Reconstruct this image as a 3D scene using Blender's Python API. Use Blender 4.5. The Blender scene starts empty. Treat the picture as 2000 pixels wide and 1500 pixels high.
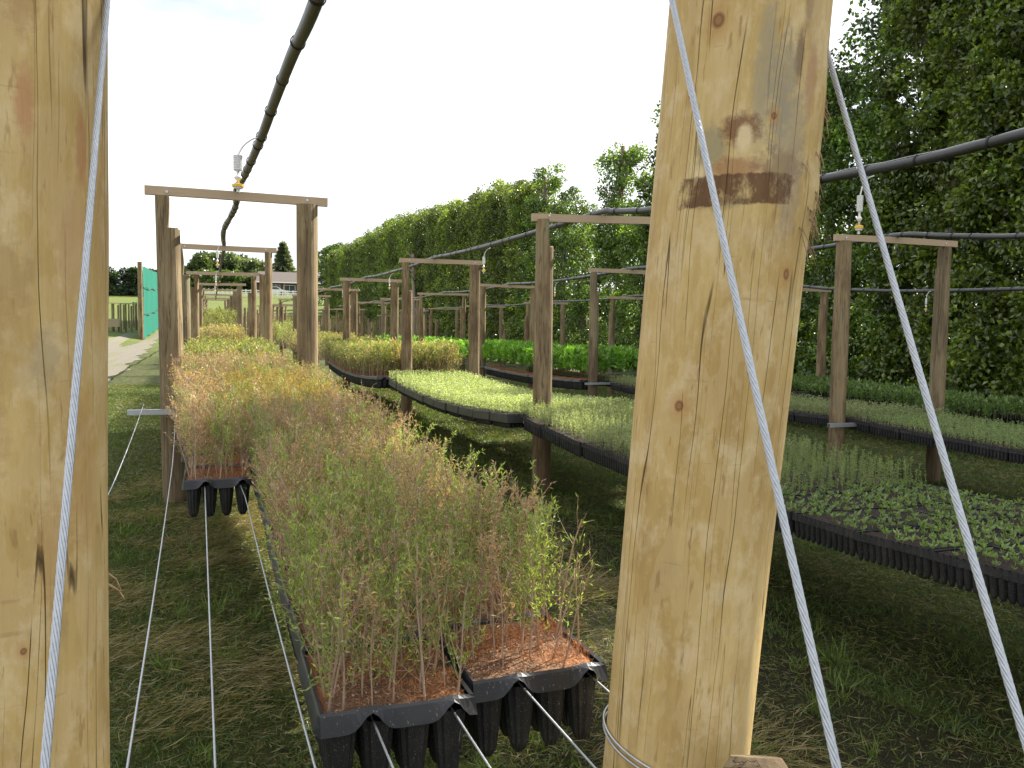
import bpy, math, random
import numpy as np
from mathutils import Vector, Matrix, Quaternion
random.seed(7); RNG = np.random.default_rng(11)
S = bpy.context.scene
C = S.collection
rad = math.radians

# ------------------------------------------------------------ mesh builder
class MB:
    def __init__(s): s.V=[]; s.F=[]; s.C=[]; s.M=[]; s.n=0
    def add(s, V, F, col=(1,1,1), m=0):
        V=np.asarray(V,float).reshape(-1,3); k=len(V)
        c=np.asarray(col,float)
        if c.ndim==1: c=np.tile(c,(k,1))
        if isinstance(F,np.ndarray): F=[F]
        else:
            d={}
            for f in F: d.setdefault(len(f),[]).append(f)
            F=[np.array(x) for x in d.values()]
        for f in F:
            s.F.append(f+s.n); s.M.append(np.full(len(f),m) if np.isscalar(m) else np.asarray(m))
        s.V.append(V); s.C.append(c); s.n+=k
        return s
    def arrays(s):   # all-quad geometry as plain arrays
        return np.concatenate(s.V), np.concatenate(s.F), np.concatenate(s.C), np.concatenate(s.M)
    def mesh(s, name, mats, smooth=False, uv=None):
        V=np.concatenate(s.V); me=bpy.data.meshes.new(name)
        me.vertices.add(len(V)); me.vertices.foreach_set('co',V.ravel())
        lv=np.concatenate([f.ravel() for f in s.F]); tot=np.concatenate([np.full(len(f),f.shape[1]) for f in s.F])
        me.loops.add(len(lv)); me.loops.foreach_set('vertex_index',lv.astype(np.int32))
        st=np.concatenate([[0],np.cumsum(tot)[:-1]]).astype(np.int32)
        me.polygons.add(len(tot)); me.polygons.foreach_set('loop_start',st); me.polygons.foreach_set('loop_total',tot.astype(np.int32))
        me.polygons.foreach_set('material_index',np.concatenate(s.M).astype(np.int32))
        me.polygons.foreach_set('use_smooth',np.full(len(tot),smooth))
        me.update(calc_edges=True)
        cc=np.concatenate(s.C)
        ca=me.color_attributes.new('tint','FLOAT_COLOR','POINT')
        ca.data.foreach_set('color',np.concatenate([cc,np.ones((len(cc),1))],1).ravel().astype(np.float32))
        if uv is not None:
            u=me.uv_layers.new(name='UVMap'); u.data.foreach_set('uv',uv[lv].ravel().astype(np.float32))
        for m in (mats if isinstance(mats,(list,tuple)) else [mats]): me.materials.append(m)
        return me

def link(name, me, parent=None, loc=None, rz=0):
    o=bpy.data.objects.new(name, me); C.objects.link(o)
    if parent: o.parent=parent
    if loc is not None: o.location=loc
    if rz: o.rotation_euler=(0,0,rz)
    return o
def tag(o, label=None, cat=None, group=None, kind=None):
    if label: o['label']=label
    if cat: o['category']=cat
    if group: o['group']=group
    if kind: o['kind']=kind
    return o
def empty(name, loc=(0,0,0), rz=0):
    return link(name, None, None, loc, rz)
def copy_tree(o, parent=None):
    c=o.copy(); C.objects.link(c); c.parent=parent
    for ch in o.children: copy_tree(ch,c)
    return c

BOXF=np.array([(0,3,2,1),(4,5,6,7),(0,1,5,4),(1,2,6,5),(2,3,7,6),(3,0,4,7)])
def boxV(x0,x1,y0,y1,z0,z1):
    return np.array([(x0,y0,z0),(x1,y0,z0),(x1,y1,z0),(x0,y1,z0),(x0,y0,z1),(x1,y0,z1),(x1,y1,z1),(x0,y1,z1)],float)
def box(mb,x0,x1,y0,y1,z0,z1,col=(1,1,1),m=0): mb.add(boxV(x0,x1,y0,y1,z0,z1),BOXF,col,m)
def barbox(mb,p,q,w,h,col=(1,1,1),m=0):
    p=np.array(p,float); q=np.array(q,float); d=q-p; L=np.linalg.norm(d); d/=L
    s=np.cross(d,[0,0,1.]); s=s/np.linalg.norm(s) if np.linalg.norm(s)>1e-4 else np.array([1.,0,0]); u=np.cross(s,d)
    V=[]
    for e in (p,q):
        for a,b in ((-1,-1),(1,-1),(1,1),(-1,1)): V.append(e+s*a*w/2+u*b*h/2)
    mb.add(V,[(0,1,2,3),(7,6,5,4),(0,4,5,1),(1,5,6,2),(2,6,7,3),(3,7,4,0)],col,m)
def tube(mb,pts,r,sides=8,col=(1,1,1),m=0,cap=True):
    P=np.asarray(pts,float); n=len(P); r=np.broadcast_to(np.asarray(r,float),(n,))
    T=np.gradient(P,axis=0); T/=np.linalg.norm(T,axis=1)[:,None]
    ref=np.array([0,0,1.]) if abs(T[0][2])<.9 else np.array([1.,0,0])
    V=[]; 
    s=np.cross(T[0],ref); s/=np.linalg.norm(s)
    a=np.arange(sides)*2*np.pi/sides
    for i in range(n):
        s=s-T[i]*(s@T[i]); s/=np.linalg.norm(s); u=np.cross(T[i],s)
        V.append(P[i]+r[i]*(np.cos(a)[:,None]*s+np.sin(a)[:,None]*u))
    V=np.concatenate(V)
    i=np.arange(n-1)[:,None]*sides; j=np.arange(sides)[None]; k=(j+1)%sides
    F=np.stack([i+j,i+k,i+sides+k,i+sides+j],-1).reshape(-1,4)
    L=[tuple(f) for f in F] if cap else F
    if cap: L+= [tuple(range(sides))[::-1], tuple(range((n-1)*sides,n*sides))]
    mb.add(V,L,col,m)
def segs(mb,P0,P1,r0,r1,col,sides=4,m=0):     # many straight prisms at once (quads only)
    P0=np.asarray(P0,float);P1=np.asarray(P1,float);n=len(P0); d=P1-P0; d/=np.linalg.norm(d,axis=1)[:,None]+1e-9
    s=np.cross(d,np.array([.3,.9,.12])); s/=np.linalg.norm(s,axis=1)[:,None]+1e-9; u=np.cross(s,d)
    a=np.arange(sides)*2*np.pi/sides
    ring=np.cos(a)[None,:,None]*s[:,None]+np.sin(a)[None,:,None]*u[:,None]
    r0=np.broadcast_to(r0,(n,))[:,None,None]; r1=np.broadcast_to(r1,(n,))[:,None,None]
    V=np.concatenate([P0[:,None]+ring*r0,P1[:,None]+ring*r1],1).reshape(-1,3)
    b=np.arange(n)[:,None]*2*sides; j=np.arange(sides)[None]; k=(j+1)%sides
    F=np.stack([b+j,b+k,b+sides+k,b+sides+j],-1).reshape(-1,4)
    c=np.asarray(col,float)
    if c.ndim==2: c=np.repeat(c,2*sides,0)
    mb.add(V,F,c,m)
def leaves(mb,P,D,L,W,col,m=0,fold=.15):
    P=np.asarray(P,float); n=len(P); D=D/(np.linalg.norm(D,axis=1)[:,None]+1e-9)
    rv=RNG.normal(size=(n,3)); s=np.cross(D,rv); s/=np.linalg.norm(s,axis=1)[:,None]+1e-9; u=np.cross(s,D)
    L=np.broadcast_to(L,(n,))[:,None]; W=np.broadcast_to(W,(n,))[:,None]
    mid=P+D*L*.45+u*L*fold*.5
    V=np.stack([P,mid+s*W/2,P+D*L,mid-s*W/2],1).reshape(-1,3)
    F=np.arange(n*4).reshape(-1,4); c=np.asarray(col,float)
    if c.ndim==1: c=np.tile(c,(n,1))
    mb.add(V,F,np.repeat(c,4,0),m)
def tile(mb,arr,pos,rz,sc,cm=None):
    V,F,Cc,M=arr; n=len(V); k=len(pos)
    c,s=np.cos(rz),np.sin(rz); R=np.zeros((k,3,3)); R[:,0,0]=c;R[:,0,1]=-s;R[:,1,0]=s;R[:,1,1]=c;R[:,2,2]=1
    W=np.einsum('kij,nj->kni',R,V)*np.reshape(sc,(k,1,1))+np.asarray(pos)[:,None]
    FF=(F[None]+(np.arange(k)*n)[:,None,None]).reshape(-1,4)
    CC=np.tile(Cc,(k,1)).reshape(k,n,3)
    if cm is not None: CC=CC*np.asarray(cm)[:,None]
    mb.add(W.reshape(-1,3),FF,CC.reshape(-1,3),np.tile(M,k))
def rnd(a,b,n=None): return RNG.uniform(a,b,n)
def mixc(a,b,t): return np.asarray(a)[None]*(1-t[:,None])+np.asarray(b)[None]*t[:,None]

# ------------------------------------------------------------ materials
class NT:
    def __init__(s,name):
        s.mat=bpy.data.materials.new(name); s.mat.use_nodes=True; s.t=s.mat.node_tree; s.t.nodes.clear()
        s.out=s.t.nodes.new('ShaderNodeOutputMaterial')
    def n(s,typ,ins=None,**props):
        nd=s.t.nodes.new(typ)
        for k,v in props.items(): setattr(nd,k,v)
        for k,v in (ins or {}).items():
            if v is None: continue
            if isinstance(v,bpy.types.NodeSocket): s.t.links.new(v,nd.inputs[k])
            else: nd.inputs[k].default_value=v
        return nd
    def math(s,op,a,b=0.0,c=None):
        i={0:a,1:b}
        if c is not None: i[2]=c
        return s.n('ShaderNodeMath',i,operation=op).outputs[0]
    def noise(s,vec,scale,detail=4,rough=.55,out=0):
        return s.n('ShaderNodeTexNoise',{'Vector':vec,'Scale':scale,'Detail':detail,'Roughness':rough}).outputs[out]
    def scale(s,vec,xyz): return s.n('ShaderNodeMapping',{'Vector':vec,'Scale':xyz}).outputs[0]
    def ramp(s,fac,stops):
        nd=s.n('ShaderNodeValToRGB',{0:fac}); e=nd.color_ramp.elements
        while len(e)<len(stops): e.new(.5)
        for q,(p,c) in zip(e,stops):
            q.position=p; q.color=(c[0],c[1],c[2],1) if not np.isscalar(c) else (c,c,c,1)
        return nd.outputs[0]
    def mix(s,fac,a,b,blend='MIX'):
        nd=s.t.nodes.new('ShaderNodeMix'); nd.data_type='RGBA'; nd.blend_type=blend
        for k,v in ((0,fac),(6,a),(7,b)):
            if isinstance(v,bpy.types.NodeSocket): s.t.links.new(v,nd.inputs[k])
            else: nd.inputs[k].default_value=v if k==0 else (v[0],v[1],v[2],1)
        return nd.outputs[2]
    def bump(s,h,strength=.5,dist=.01,normal=None):
        return s.n('ShaderNodeBump',{'Height':h,'Strength':strength,'Distance':dist,'Normal':normal}).outputs[0]
    def bsdf(s,col,rough=.8,normal=None,metal=0,spec=.5):
        nd=s.n('ShaderNodeBsdfPrincipled',{'Base Color':col if isinstance(col,bpy.types.NodeSocket) else (col[0],col[1],col[2],1),'Roughness':rough,'Metallic':metal,'Specular IOR Level':spec,'Normal':normal})
        s.t.links.new(nd.outputs[0],s.out.inputs[0]); return s.mat
    def obj(s): return s.n('ShaderNodeTexCoord').outputs['Object']
    def geo(s): return s.n('ShaderNodeNewGeometry').outputs['Position']
    def rand(s): return s.n('ShaderNodeObjectInfo').outputs['Random']
    def tint(s): return s.n('ShaderNodeVertexColor',layer_name='tint').outputs[0]

def leaf_mat(name,trans=.45,rough=.5,gloss=.06,mult=1.0,use_rand=.25):
    n=NT(name); c=n.tint()
    r=n.rand(); f=n.math('MULTIPLY_ADD',r,use_rand*2*mult,mult*(1-use_rand))
    cc=n.n('ShaderNodeVectorMath',{0:c,1:(1,1,1)},operation='MULTIPLY'); 
    cb=n.n('ShaderNodeCombineColor',{0:f,1:f,2:f}).outputs[0]; n.t.links.new(cb,cc.inputs[1]); col=cc.outputs[0]
    d=n.n('ShaderNodeBsdfDiffuse',{'Color':col}).outputs[0]
    tc=n.n('ShaderNodeVectorMath',{0:col,1:(1.5,1.45,.6)},operation='MULTIPLY').outputs[0]
    t=n.n('ShaderNodeBsdfTranslucent',{'Color':tc}).outputs[0]
    m=n.n('ShaderNodeMixShader',{0:trans,1:d,2:t}).outputs[0]
    g=n.n('ShaderNodeBsdfGlossy',{'Roughness':rough,'Color':(1,1,1,1)}).outputs[0]
    m2=n.n('ShaderNodeMixShader',{0:gloss,1:m,2:g}).outputs[0]
    n.t.links.new(m2,n.out.inputs[0]); return n.mat
M={}
M['leaf']=leaf_mat('seedling leaf',.45,.45,.05,1.12)
M['tleaf']=leaf_mat('tree leaf',.42,.35,.05,1.0,.32)
M['grassblade']=leaf_mat('grass blade',.3,.5,.03,1,0)
def m_twig():
    n=NT('twig bark'); v=n.obj(); t=n.tint(); f=n.noise(v,180,3)
    return n.bsdf(n.mix(n.math('MULTIPLY',f,.5),t,(.12,.075,.05)),.8)
M['twig']=m_twig()
def simple(name,col,rough=.6,metal=0,var=.15,scale=30,spec=.5,bump=0):
    n=NT(name); v=n.obj(); f=n.noise(v,scale,5,.6)
    d=[max(0,c*(1-var*2)) for c in col]; l=[min(1,c*(1+var)) for c in col]
    c=n.mix(f,d,l); nm=n.bump(f,.4,bump) if bump else None
    rr=n.math('MULTIPLY_ADD',f,.25,rough-.12)
    return n.bsdf(c,rr,nm,metal,spec)
def m_plastic():
    n=NT('black tray plastic'); v=n.geo(); f=n.noise(v,55,6,.7); g=n.noise(v,420,2,.5); g2=n.noise(v,9,3)
    sp=n.ramp(g,[(.66,0),(.70,1)])
    c=n.mix(f,(.008,.009,.011),(.028,.029,.032)); c=n.mix(n.math('MULTIPLY',sp,.8),c,(.30,.27,.18))
    c=n.mix(n.math('MULTIPLY',n.ramp(g2,[(.5,0),(.7,1)]),.25),c,(.09,.085,.075))
    return n.bsdf(c,n.math('MULTIPLY_ADD',f,.3,.42),n.bump(f,.25,.003),0,.28)
M['plastic']=m_plastic()
def m_rim():
    n=NT('tray rim plastic'); v=n.geo(); f=n.noise(v,30,5,.65); g=n.noise(n.scale(v,(300,300,120)),1,2,.5); d=n.noise(v,7,3)
    c=n.mix(f,(.016,.018,.023),(.035,.038,.046)); c=n.mix(n.math('MULTIPLY',n.ramp(g,[(.68,0),(.72,1)]),.7),c,(.32,.29,.2)); c=n.mix(n.math('MULTIPLY',n.ramp(d,[(.48,0),(.7,1)]),.3),c,(.10,.10,.095))
    return n.bsdf(c,n.math('MULTIPLY_ADD',f,.3,.20),n.bump(f,.15,.004),0,.45)
M['rim']=m_rim()
def m_soil():
    n=NT('potting mix with rusty litter'); v=n.geo(); f=n.noise(v,130,5,.7); g=n.noise(v,9,3); h=n.noise(v,420,2)
    c=n.ramp(f,[(.3,(.05,.028,.018)),(.5,(.16,.075,.035)),(.7,(.30,.17,.09))])
    c=n.mix(n.math('MULTIPLY',n.ramp(g,[(.50,0),(.66,1)]),.75),c,(.33,.12,.035)); c=n.mix(n.ramp(h,[(.62,0),(.7,1)]),c,(.5,.42,.33))
    return n.bsdf(c,.95,n.bump(f,.9,.012))
M['soil']=m_soil()
def m_cellsoil():
    n=NT('dark plastic cells with potting mix'); v=n.geo()
    sx=n.n('ShaderNodeSeparateXYZ',{0:v}); 
    def band(x,p): return n.math('ABSOLUTE',n.math('SUBTRACT',n.math('FRACT',n.math('DIVIDE',x,p)),.5))
    b=n.math('MAXIMUM',band(sx.outputs[0],.045),band(sx.outputs[1],.045))
    e=n.ramp(b,[(.36,0),(.42,1)]); f=n.noise(v,160,5,.7); big=n.noise(v,6,3)
    c=n.ramp(f,[(.3,(.016,.012,.010)),(.55,(.055,.038,.030)),(.78,(.15,.10,.08))])
    c=n.mix(n.math('MULTIPLY',e,n.math('MULTIPLY_ADD',big,.9,.2)),c,(.012,.013,.015))
    return n.bsdf(c,n.math('MULTIPLY_ADD',e,-.25,.95),n.bump(f,.8,.01),0,.2)
M['cellsoil']=m_cellsoil()
def m_post():
    n=NT('weathered post timber'); v=n.obj(); r=n.rand()
    off=n.n('ShaderNodeCombineXYZ',{0:n.math('MULTIPLY',r,37.0),1:n.math('MULTIPLY',r,11.0),2:n.math('MULTIPLY',r,23.0)}).outputs[0]
    w=n.n('ShaderNodeVectorMath',{0:v,1:off},operation='ADD').outputs[0]
    g=n.noise(n.scale(w,(70,70,3)),1,6,.7); b=n.noise(n.scale(w,(7,7,1.6)),1,5,.65); k=n.noise(n.scale(w,(22,22,1.0)),1,3,.5)
    c=n.ramp(b,[(.30,(.10,.066,.034)),(.44,(.185,.122,.062)),(.56,(.31,.225,.118)),(.70,(.24,.225,.135))])
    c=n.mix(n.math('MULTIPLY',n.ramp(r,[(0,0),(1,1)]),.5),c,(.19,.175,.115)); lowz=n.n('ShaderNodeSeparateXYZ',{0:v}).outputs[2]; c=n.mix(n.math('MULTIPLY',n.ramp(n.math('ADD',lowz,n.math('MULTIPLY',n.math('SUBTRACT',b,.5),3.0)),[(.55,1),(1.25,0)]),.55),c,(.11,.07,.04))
    c=n.mix(n.math('MULTIPLY',n.ramp(g,[(.35,1),(.6,0)]),.45),c,(.10,.07,.04))
    crack=n.ramp(n.math('ABSOLUTE',n.math('SUBTRACT',k,.5)),[(.006,1),(.014,0)])
    c=n.mix(n.math('MULTIPLY',crack,.5),c,(.03,.02,.014))
    hh=n.math('SUBTRACT',g,n.math('MULTIPLY',crack,1.2))
    return n.bsdf(c,.85,n.bump(hh,.7,.006),0,.3)
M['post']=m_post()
def m_beam():
    n=NT('sawn pine batten'); v=n.obj(); g=n.noise(n.scale(v,(4,90,90)),1,4,.6); b=n.noise(n.scale(v,(3,3,3)),1,3)
    c=n.mix(g,(.34,.245,.15),(.52,.40,.27)); c=n.mix(n.math('MULTIPLY',b,.5),c,(.42,.33,.23))
    return n.bsdf(c,.8,n.bump(g,.3,.002),0,.3)
M['beam']=m_beam()
def m_endgrain():
    n=NT('sawn end grain'); v=n.obj(); w=n.n('ShaderNodeTexWave',{'Vector':v,'Scale':30.0,'Distortion':3.0},wave_type='RINGS').outputs[0]
    return n.bsdf(n.mix(w,(.34,.23,.12),(.5,.37,.21)),.85)
M['end']=m_endgrain()
def m_strainer(name,knots,stains,seed,band=None):
    n=NT(name); uv=n.n('ShaderNodeUVMap',uv_map='UVMap').outputs[0]
    sp=n.n('ShaderNodeSeparateXYZ',{0:uv}); u,v=sp.outputs[0],sp.outputs[1]
    w=n.n('ShaderNodeVectorMath',{0:uv,1:(seed,seed*1.7,0)},operation='ADD').outputs[0]
    warp=n.noise(n.scale(w,(5,2.0,1)),1,2,out=1)
    ww=n.n('ShaderNodeVectorMath',{0:w,1:n.n('ShaderNodeVectorMath',{0:warp,'Scale':.03},operation='SCALE').outputs[0]},operation='ADD').outputs[0]
    big=n.noise(n.scale(w,(7,2.2,1)),1,5,.6); mid=n.noise(n.scale(ww,(38,3.0,1)),1,5,.65); fine=n.noise(n.scale(ww,(260,9,1)),1,4,.7)
    blot=n.noise(n.scale(w,(16,9,1)),1,6,.7)
    c=n.ramp(big,[(.3,(.46,.30,.105)),(.5,(.60,.425,.165)),(.68,(.71,.54,.25))])
    c=n.mix(n.math('MULTIPLY',n.ramp(mid,[(.38,1),(.58,0)]),.42),c,(.40,.25,.095))
    c=n.mix(n.math('MULTIPLY',n.ramp(blot,[(.50,0),(.62,1)]),.55),c,(.78,.64,.40))
    c=n.mix(n.math('MULTIPLY',n.ramp(blot,[(.28,1),(.42,0)]),.38),c,(.34,.26,.14))
    c=n.mix(n.math('MULTIPLY',fine,.22),c,(.50,.33,.15))
    pt=n.noise(n.scale(ww,(20,7,1)),1,3,.5); c=n.mix(n.math('MULTIPLY',n.ramp(pt,[(.50,0),(.525,1)]),.22),c,(.74,.58,.33)); c=n.mix(n.math('MULTIPLY',n.ramp(pt,[(.36,1),(.385,0)]),.22),c,(.38,.25,.11))
    hz=n.noise(n.scale(w,(5,70,1)),1,3,.6); c=n.mix(n.math('MULTIPLY',n.math('MULTIPLY',n.ramp(hz,[(.66,0),(.69,1)]),n.ramp(pt,[(.5,0),(.6,1)])),.5),c,(.40,.27,.13))
    # short tool nicks and fibres
    nick=n.noise(n.scale(w,(75,11,1)),1,3,.6); c=n.mix(n.math('MULTIPLY',n.ramp(nick,[(.62,0),(.68,1)]),.6),c,(.34,.2,.08))
    # drying checks: contour lines of stretched noise, broken up by a second noise
    ck=n.noise(n.scale(ww,(26,.55,1)),1,1.5,.4); cm=n.noise(n.scale(w,(40,1.1,1)),1,2)
    cr=n.ramp(n.math('ABSOLUTE',n.math('SUBTRACT',ck,.5)),[(.0028,1),(.0075,0)])
    crk=n.math('MULTIPLY',cr,n.ramp(cm,[(.46,0),(.54,1)]))
    ck2=n.noise(n.scale(ww,(60,.8,1)),1,1,.4); cr2=n.math('MULTIPLY',n.ramp(n.math('ABSOLUTE',n.math('SUBTRACT',ck2,.47)),[(.002,1),(.007,0)]),n.ramp(cm,[(.50,0),(.60,.7)]))
    wob=n.math('MULTIPLY',n.math('SUBTRACT',n.noise(n.scale(w,(60,60,1)),1,5,.7),.5),1.3)
    def blob(cu,cv,ru,rv,e0=.7,e1=1.0,wb=1.0):
        a=n.math('POWER',n.math('ABSOLUTE',n.math('DIVIDE',n.math('SUBTRACT',u,cu),ru)),2.0)
        b=n.math('POWER',n.math('ABSOLUTE',n.math('DIVIDE',n.math('SUBTRACT',v,cv),rv)),2.0)
        d=n.math('SQRT',n.math('ADD',a,b)); d=n.math('ADD',d,n.math('MULTIPLY',wob,wb))
        return n.ramp(n.math('DIVIDE',d,2.0),[(e0/2,1),(e1/2,0)])
    for (cu,cv,ru,rv,col,st,wb) in stains:
        c=n.mix(n.math('MULTIPLY',blob(cu,cv,ru,rv,.55,1.05,wb),st),c,col)
    if band:
        u0,u1,v0,v1=band
        def edge(x,a,b): return n.ramp(n.math('ADD',n.math('DIVIDE',n.math('SUBTRACT',x,a),b-a),n.math('MULTIPLY',wob,.20)),[(0.0,0),(.05,1),(.93,1),(.99,0)])
        vv=n.math('ADD',v,n.math('MULTIPLY',u,-.04)); e=n.math('MULTIPLY',edge(u,u0,u1),edge(vv,v0,v1))
        brk=n.ramp(n.noise(n.scale(w,(22,14,1)),1,6,.75),[(.36,.15),(.50,1)])
        c=n.mix(n.math('MULTIPLY',n.math('MULTIPLY',e,brk),.92),c,n.mix(mid,(.07,.032,.016),(.20,.10,.05)))
    for (cu,cv,r) in knots:
        c=n.mix(n.math('MULTIPLY',blob(cu,cv,r*2.1,r*2.8,.5,1.2,.25),.55),c,(.5,.27,.09)); c=n.mix(n.math('MULTIPLY',blob(cu,cv,r*.95,r*1.15,.6,1.0,.2),.9),c,(.20,.085,.035)); c=n.mix(n.math('MULTIPLY',blob(cu,cv,r*.6,r*.75,.5,.9,.2),.6),c,(.42,.24,.11))
    tot=n.math('MAXIMUM',crk,cr2); c=n.mix(n.math('MULTIPLY',tot,.92),c,(.06,.035,.015))
    h=n.math('SUBTRACT',n.math('ADD',n.math('MULTIPLY',fine,.5),n.math('MULTIPLY',blot,.7)),n.math('MULTIPLY',tot,2.0))
    return n.bsdf(c,.72,n.bump(h,.65,.004),0,.25)
KN=(.20,.085,.035)
M['strL']=m_strainer('peeled pine strainer left',[(-.045,1.60,.008),(-.06,1.83,.006),(.02,.98,.005)],
  [(.105,1.62,.012,.06,(.45,.22,.10),.7,.6),(.09,1.50,.03,.08,(.55,.36,.2),.6,1),(.03,1.66,.014,.05,(.5,.25,.12),.7,1.2),(.1,1.2,.03,.12,(.5,.3,.12),.5,1),(.03,1.78,.02,.05,(.42,.24,.10),.5,1.6),(.0,1.45,.04,.05,(.40,.27,.13),.45,1.6),(.06,1.1,.03,.10,(.46,.27,.10),.5,1.5),(-.02,1.25,.03,.07,(.44,.27,.12),.45,1.6),(.05,1.35,.02,.05,(.38,.30,.18),.5,1.4)],3.1)
M['strR']=m_strainer('peeled pine strainer right',[(-.052,1.885,.013),(.112,1.49,.010),(-.058,1.27,.010),(-.088,1.775,.006),(.05,1.735,.006)],
  [(.028,1.80,.020,.14,(.36,.33,.24),.6,.9),(.088,1.83,.012,.05,(.20,.13,.08),.8,.7),(.10,1.93,.012,.07,(.26,.17,.10),.7,.7),(.122,1.80,.016,.07,(.42,.24,.13),.7,.8),
   (.085,1.70,.045,.11,(.34,.29,.20),.6,1.3),(-.045,1.69,.028,.04,(.33,.29,.18),.75,1.0),(0,1.715,.036,.03,(.22,.10,.05),.85,1.2),(.006,1.702,.015,.024,(.80,.64,.38),.9,1.1),(.0,1.655,.05,.02,(.36,.15,.08),.6,1.2),(-.06,1.645,.01,.02,(.85,.7,.45),.6,.8),(.10,1.62,.03,.10,(.36,.27,.18),.55,1.2),(.115,1.95,.02,.12,(.5,.36,.2),.4,1),(.06,1.78,.03,.10,(.30,.28,.22),.55,1.5),(-.03,1.60,.05,.012,(.30,.22,.13),.5,1.6),(.02,1.95,.03,.05,(.74,.56,.34),.6,1.3),(.07,1.66,.05,.03,(.25,.16,.09),.5,1.8)],7.7,
  band=(-.094,.108,1.596,1.648))
M['steel']=simple('galvanised steel',(.55,.57,.60),.38,.75,.12,60)
M['cable']=simple('galvanised cable strand',(.48,.51,.55),.38,.5,.2,160)
M['pipe']=simple('black poly pipe',(.045,.045,.048),.42,0,.2,40)
M['tie']=simple('black cable tie',(.015,.015,.016),.5)
M['white']=simple('white plastic',(.75,.75,.74),.4,0,.05)
M['yellow']=simple('yellow plastic',(.80,.50,.03),.4,0,.08)
M['bark']=simple('tree bark',(.19,.15,.11),.9,0,.3,9,.3,.02)
M['rail']=simple('white painted rail',(.78,.77,.74),.6,0,.06,4)
def m_net():
    n=NT('teal windbreak netting'); v=n.obj(); sx=n.n('ShaderNodeSeparateXYZ',{0:v})
    g=n.noise(n.scale(v,(1,2.2,.25)),1,4,.6); f=n.noise(v,20,3)
    c=n.mix(g,(.03,.19,.14),(.07,.29,.22)); sy=n.math('FRACT',n.math('DIVIDE',sx.outputs[1],3.1)); c=n.mix(n.ramp(sy,[(0,.6),(.04,0)]),c,(.01,.12,.10)); c=n.mix(n.math('MULTIPLY',f,.3),c,(.12,.35,.28))
    d=n.n('ShaderNodeBsdfDiffuse',{'Color':c}).outputs[0]; t=n.n('ShaderNodeBsdfTranslucent',{'Color':c}).outputs[0]
    n.t.links.new(n.n('ShaderNodeMixShader',{0:.5,1:d,2:t}).outputs[0],n.out.inputs[0]); return n.mat
M['net']=m_net()
def m_ground():
    n=NT('mown grass ground'); v=n.geo(); a=n.noise(v,.35,4,.6); b=n.noise(v,5,6,.7); f=n.noise(v,90,4,.7); m_=n.noise(n.scale(v,(8,3,8)),1,5,.7)
    c=n.ramp(b,[(.3,(.022,.034,.009)),(.5,(.045,.065,.015)),(.68,(.075,.078,.023))])
    c=n.mix(n.math('MULTIPLY',n.ramp(m_,[(.48,0),(.62,1)]),.55),c,(.15,.12,.05))
    c=n.mix(n.math('MULTIPLY',n.ramp(f,[(.35,1),(.6,0)]),.6),c,(.03,.035,.012))
    far=n.n('ShaderNodeSeparateXYZ',{0:v}).outputs[1]; ff=n.ramp(n.math('DIVIDE',far,100.0),[(.3,0),(.6,1)])
    st=n.noise(n.scale(v,(.05,.22,.1)),1,3); fc=n.mix(st,(.062,.092,.020),(.13,.15,.038))
    c=n.mix(ff,c,fc)
    return n.bsdf(c,.95,n.bump(f,.8,.03),0,.2)
M['ground']=m_ground()
def m_gap_shade():
    n=NT('ground with gap shade painted in'); v=n.geo(); f=n.noise(v,60,6,.75); b=n.noise(v,3,4)
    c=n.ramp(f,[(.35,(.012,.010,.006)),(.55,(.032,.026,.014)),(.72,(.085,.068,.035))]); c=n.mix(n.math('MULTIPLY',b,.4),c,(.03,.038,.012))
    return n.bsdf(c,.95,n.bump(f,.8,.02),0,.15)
M['gap_shade']=m_gap_shade()  # ground colour darkened to stand in for shade between the beds
def m_gravel():
    n=NT('pale gravel track'); v=n.geo(); a=n.noise(n.scale(v,(.9,.12,1)),1,4,.6); f=n.noise(v,40,5,.7)
    pz=n.noise(n.scale(v,(2.2,.06,1)),1,4,.6); c=n.mix(f,(.085,.076,.066),(.20,.182,.16)); c=n.mix(n.math('MULTIPLY',n.ramp(pz,[(.46,0),(.6,1)]),.7),c,(.12,.125,.06)); c=n.mix(n.math('MULTIPLY',n.ramp(a,[(.5,0),(.68,1)]),.45),c,(.16,.17,.08))
    return n.bsdf(c,.95,n.bump(f,.6,.02),0,.2)
M['gravel']=m_gravel()

# ------------------------------------------------------------ terrain
def sst(x): x=np.clip(x,0,1); return x*x*(3-2*x)
def g(x,y):
    x=np.asarray(x,float); y=np.asarray(y,float)
    far=.00053*np.square(np.clip(y-40,0,112)); 
    cross=-.04*np.clip(x-1,0,14)*(1-sst((y-40)/50))
    bank=.35*sst((-x-4.2)/1.5)*sst((y-40)/25)
    hill=-1.25*sst((-x-1)/7)*sst((y-75)/40)
    return far+cross+bank+hill
def ga(x,y): return float(g(x,y))
def grid_mesh(name,xs,ys,dz,mat,fx=None):
    X,Y=np.meshgrid(xs,ys)
    if fx is not None: X=fx(X,Y)
    Z=g(X,Y)+dz; V=np.stack([X,Y,Z],-1).reshape(-1,3); nx=len(xs); ny=len(ys)
    i=np.arange(ny-1)[:,None]*nx; j=np.arange(nx-1)[None]
    F=np.stack([i+j,i+j+1,i+j+1+nx,i+j+nx],-1).reshape(-1,4)
    mb=MB(); mb.add(V,F); return link(name,mb.mesh(name,mat,True))
xs=np.concatenate([np.linspace(-900,-40,10),np.linspace(-36,36,73),np.linspace(40,900,10)])
ys=np.concatenate([np.linspace(-60,0,6),np.linspace(2,170,85),np.linspace(180,1800,10)])
tag(grid_mesh('ground',xs,ys,0,M['ground']),kind='structure')
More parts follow.
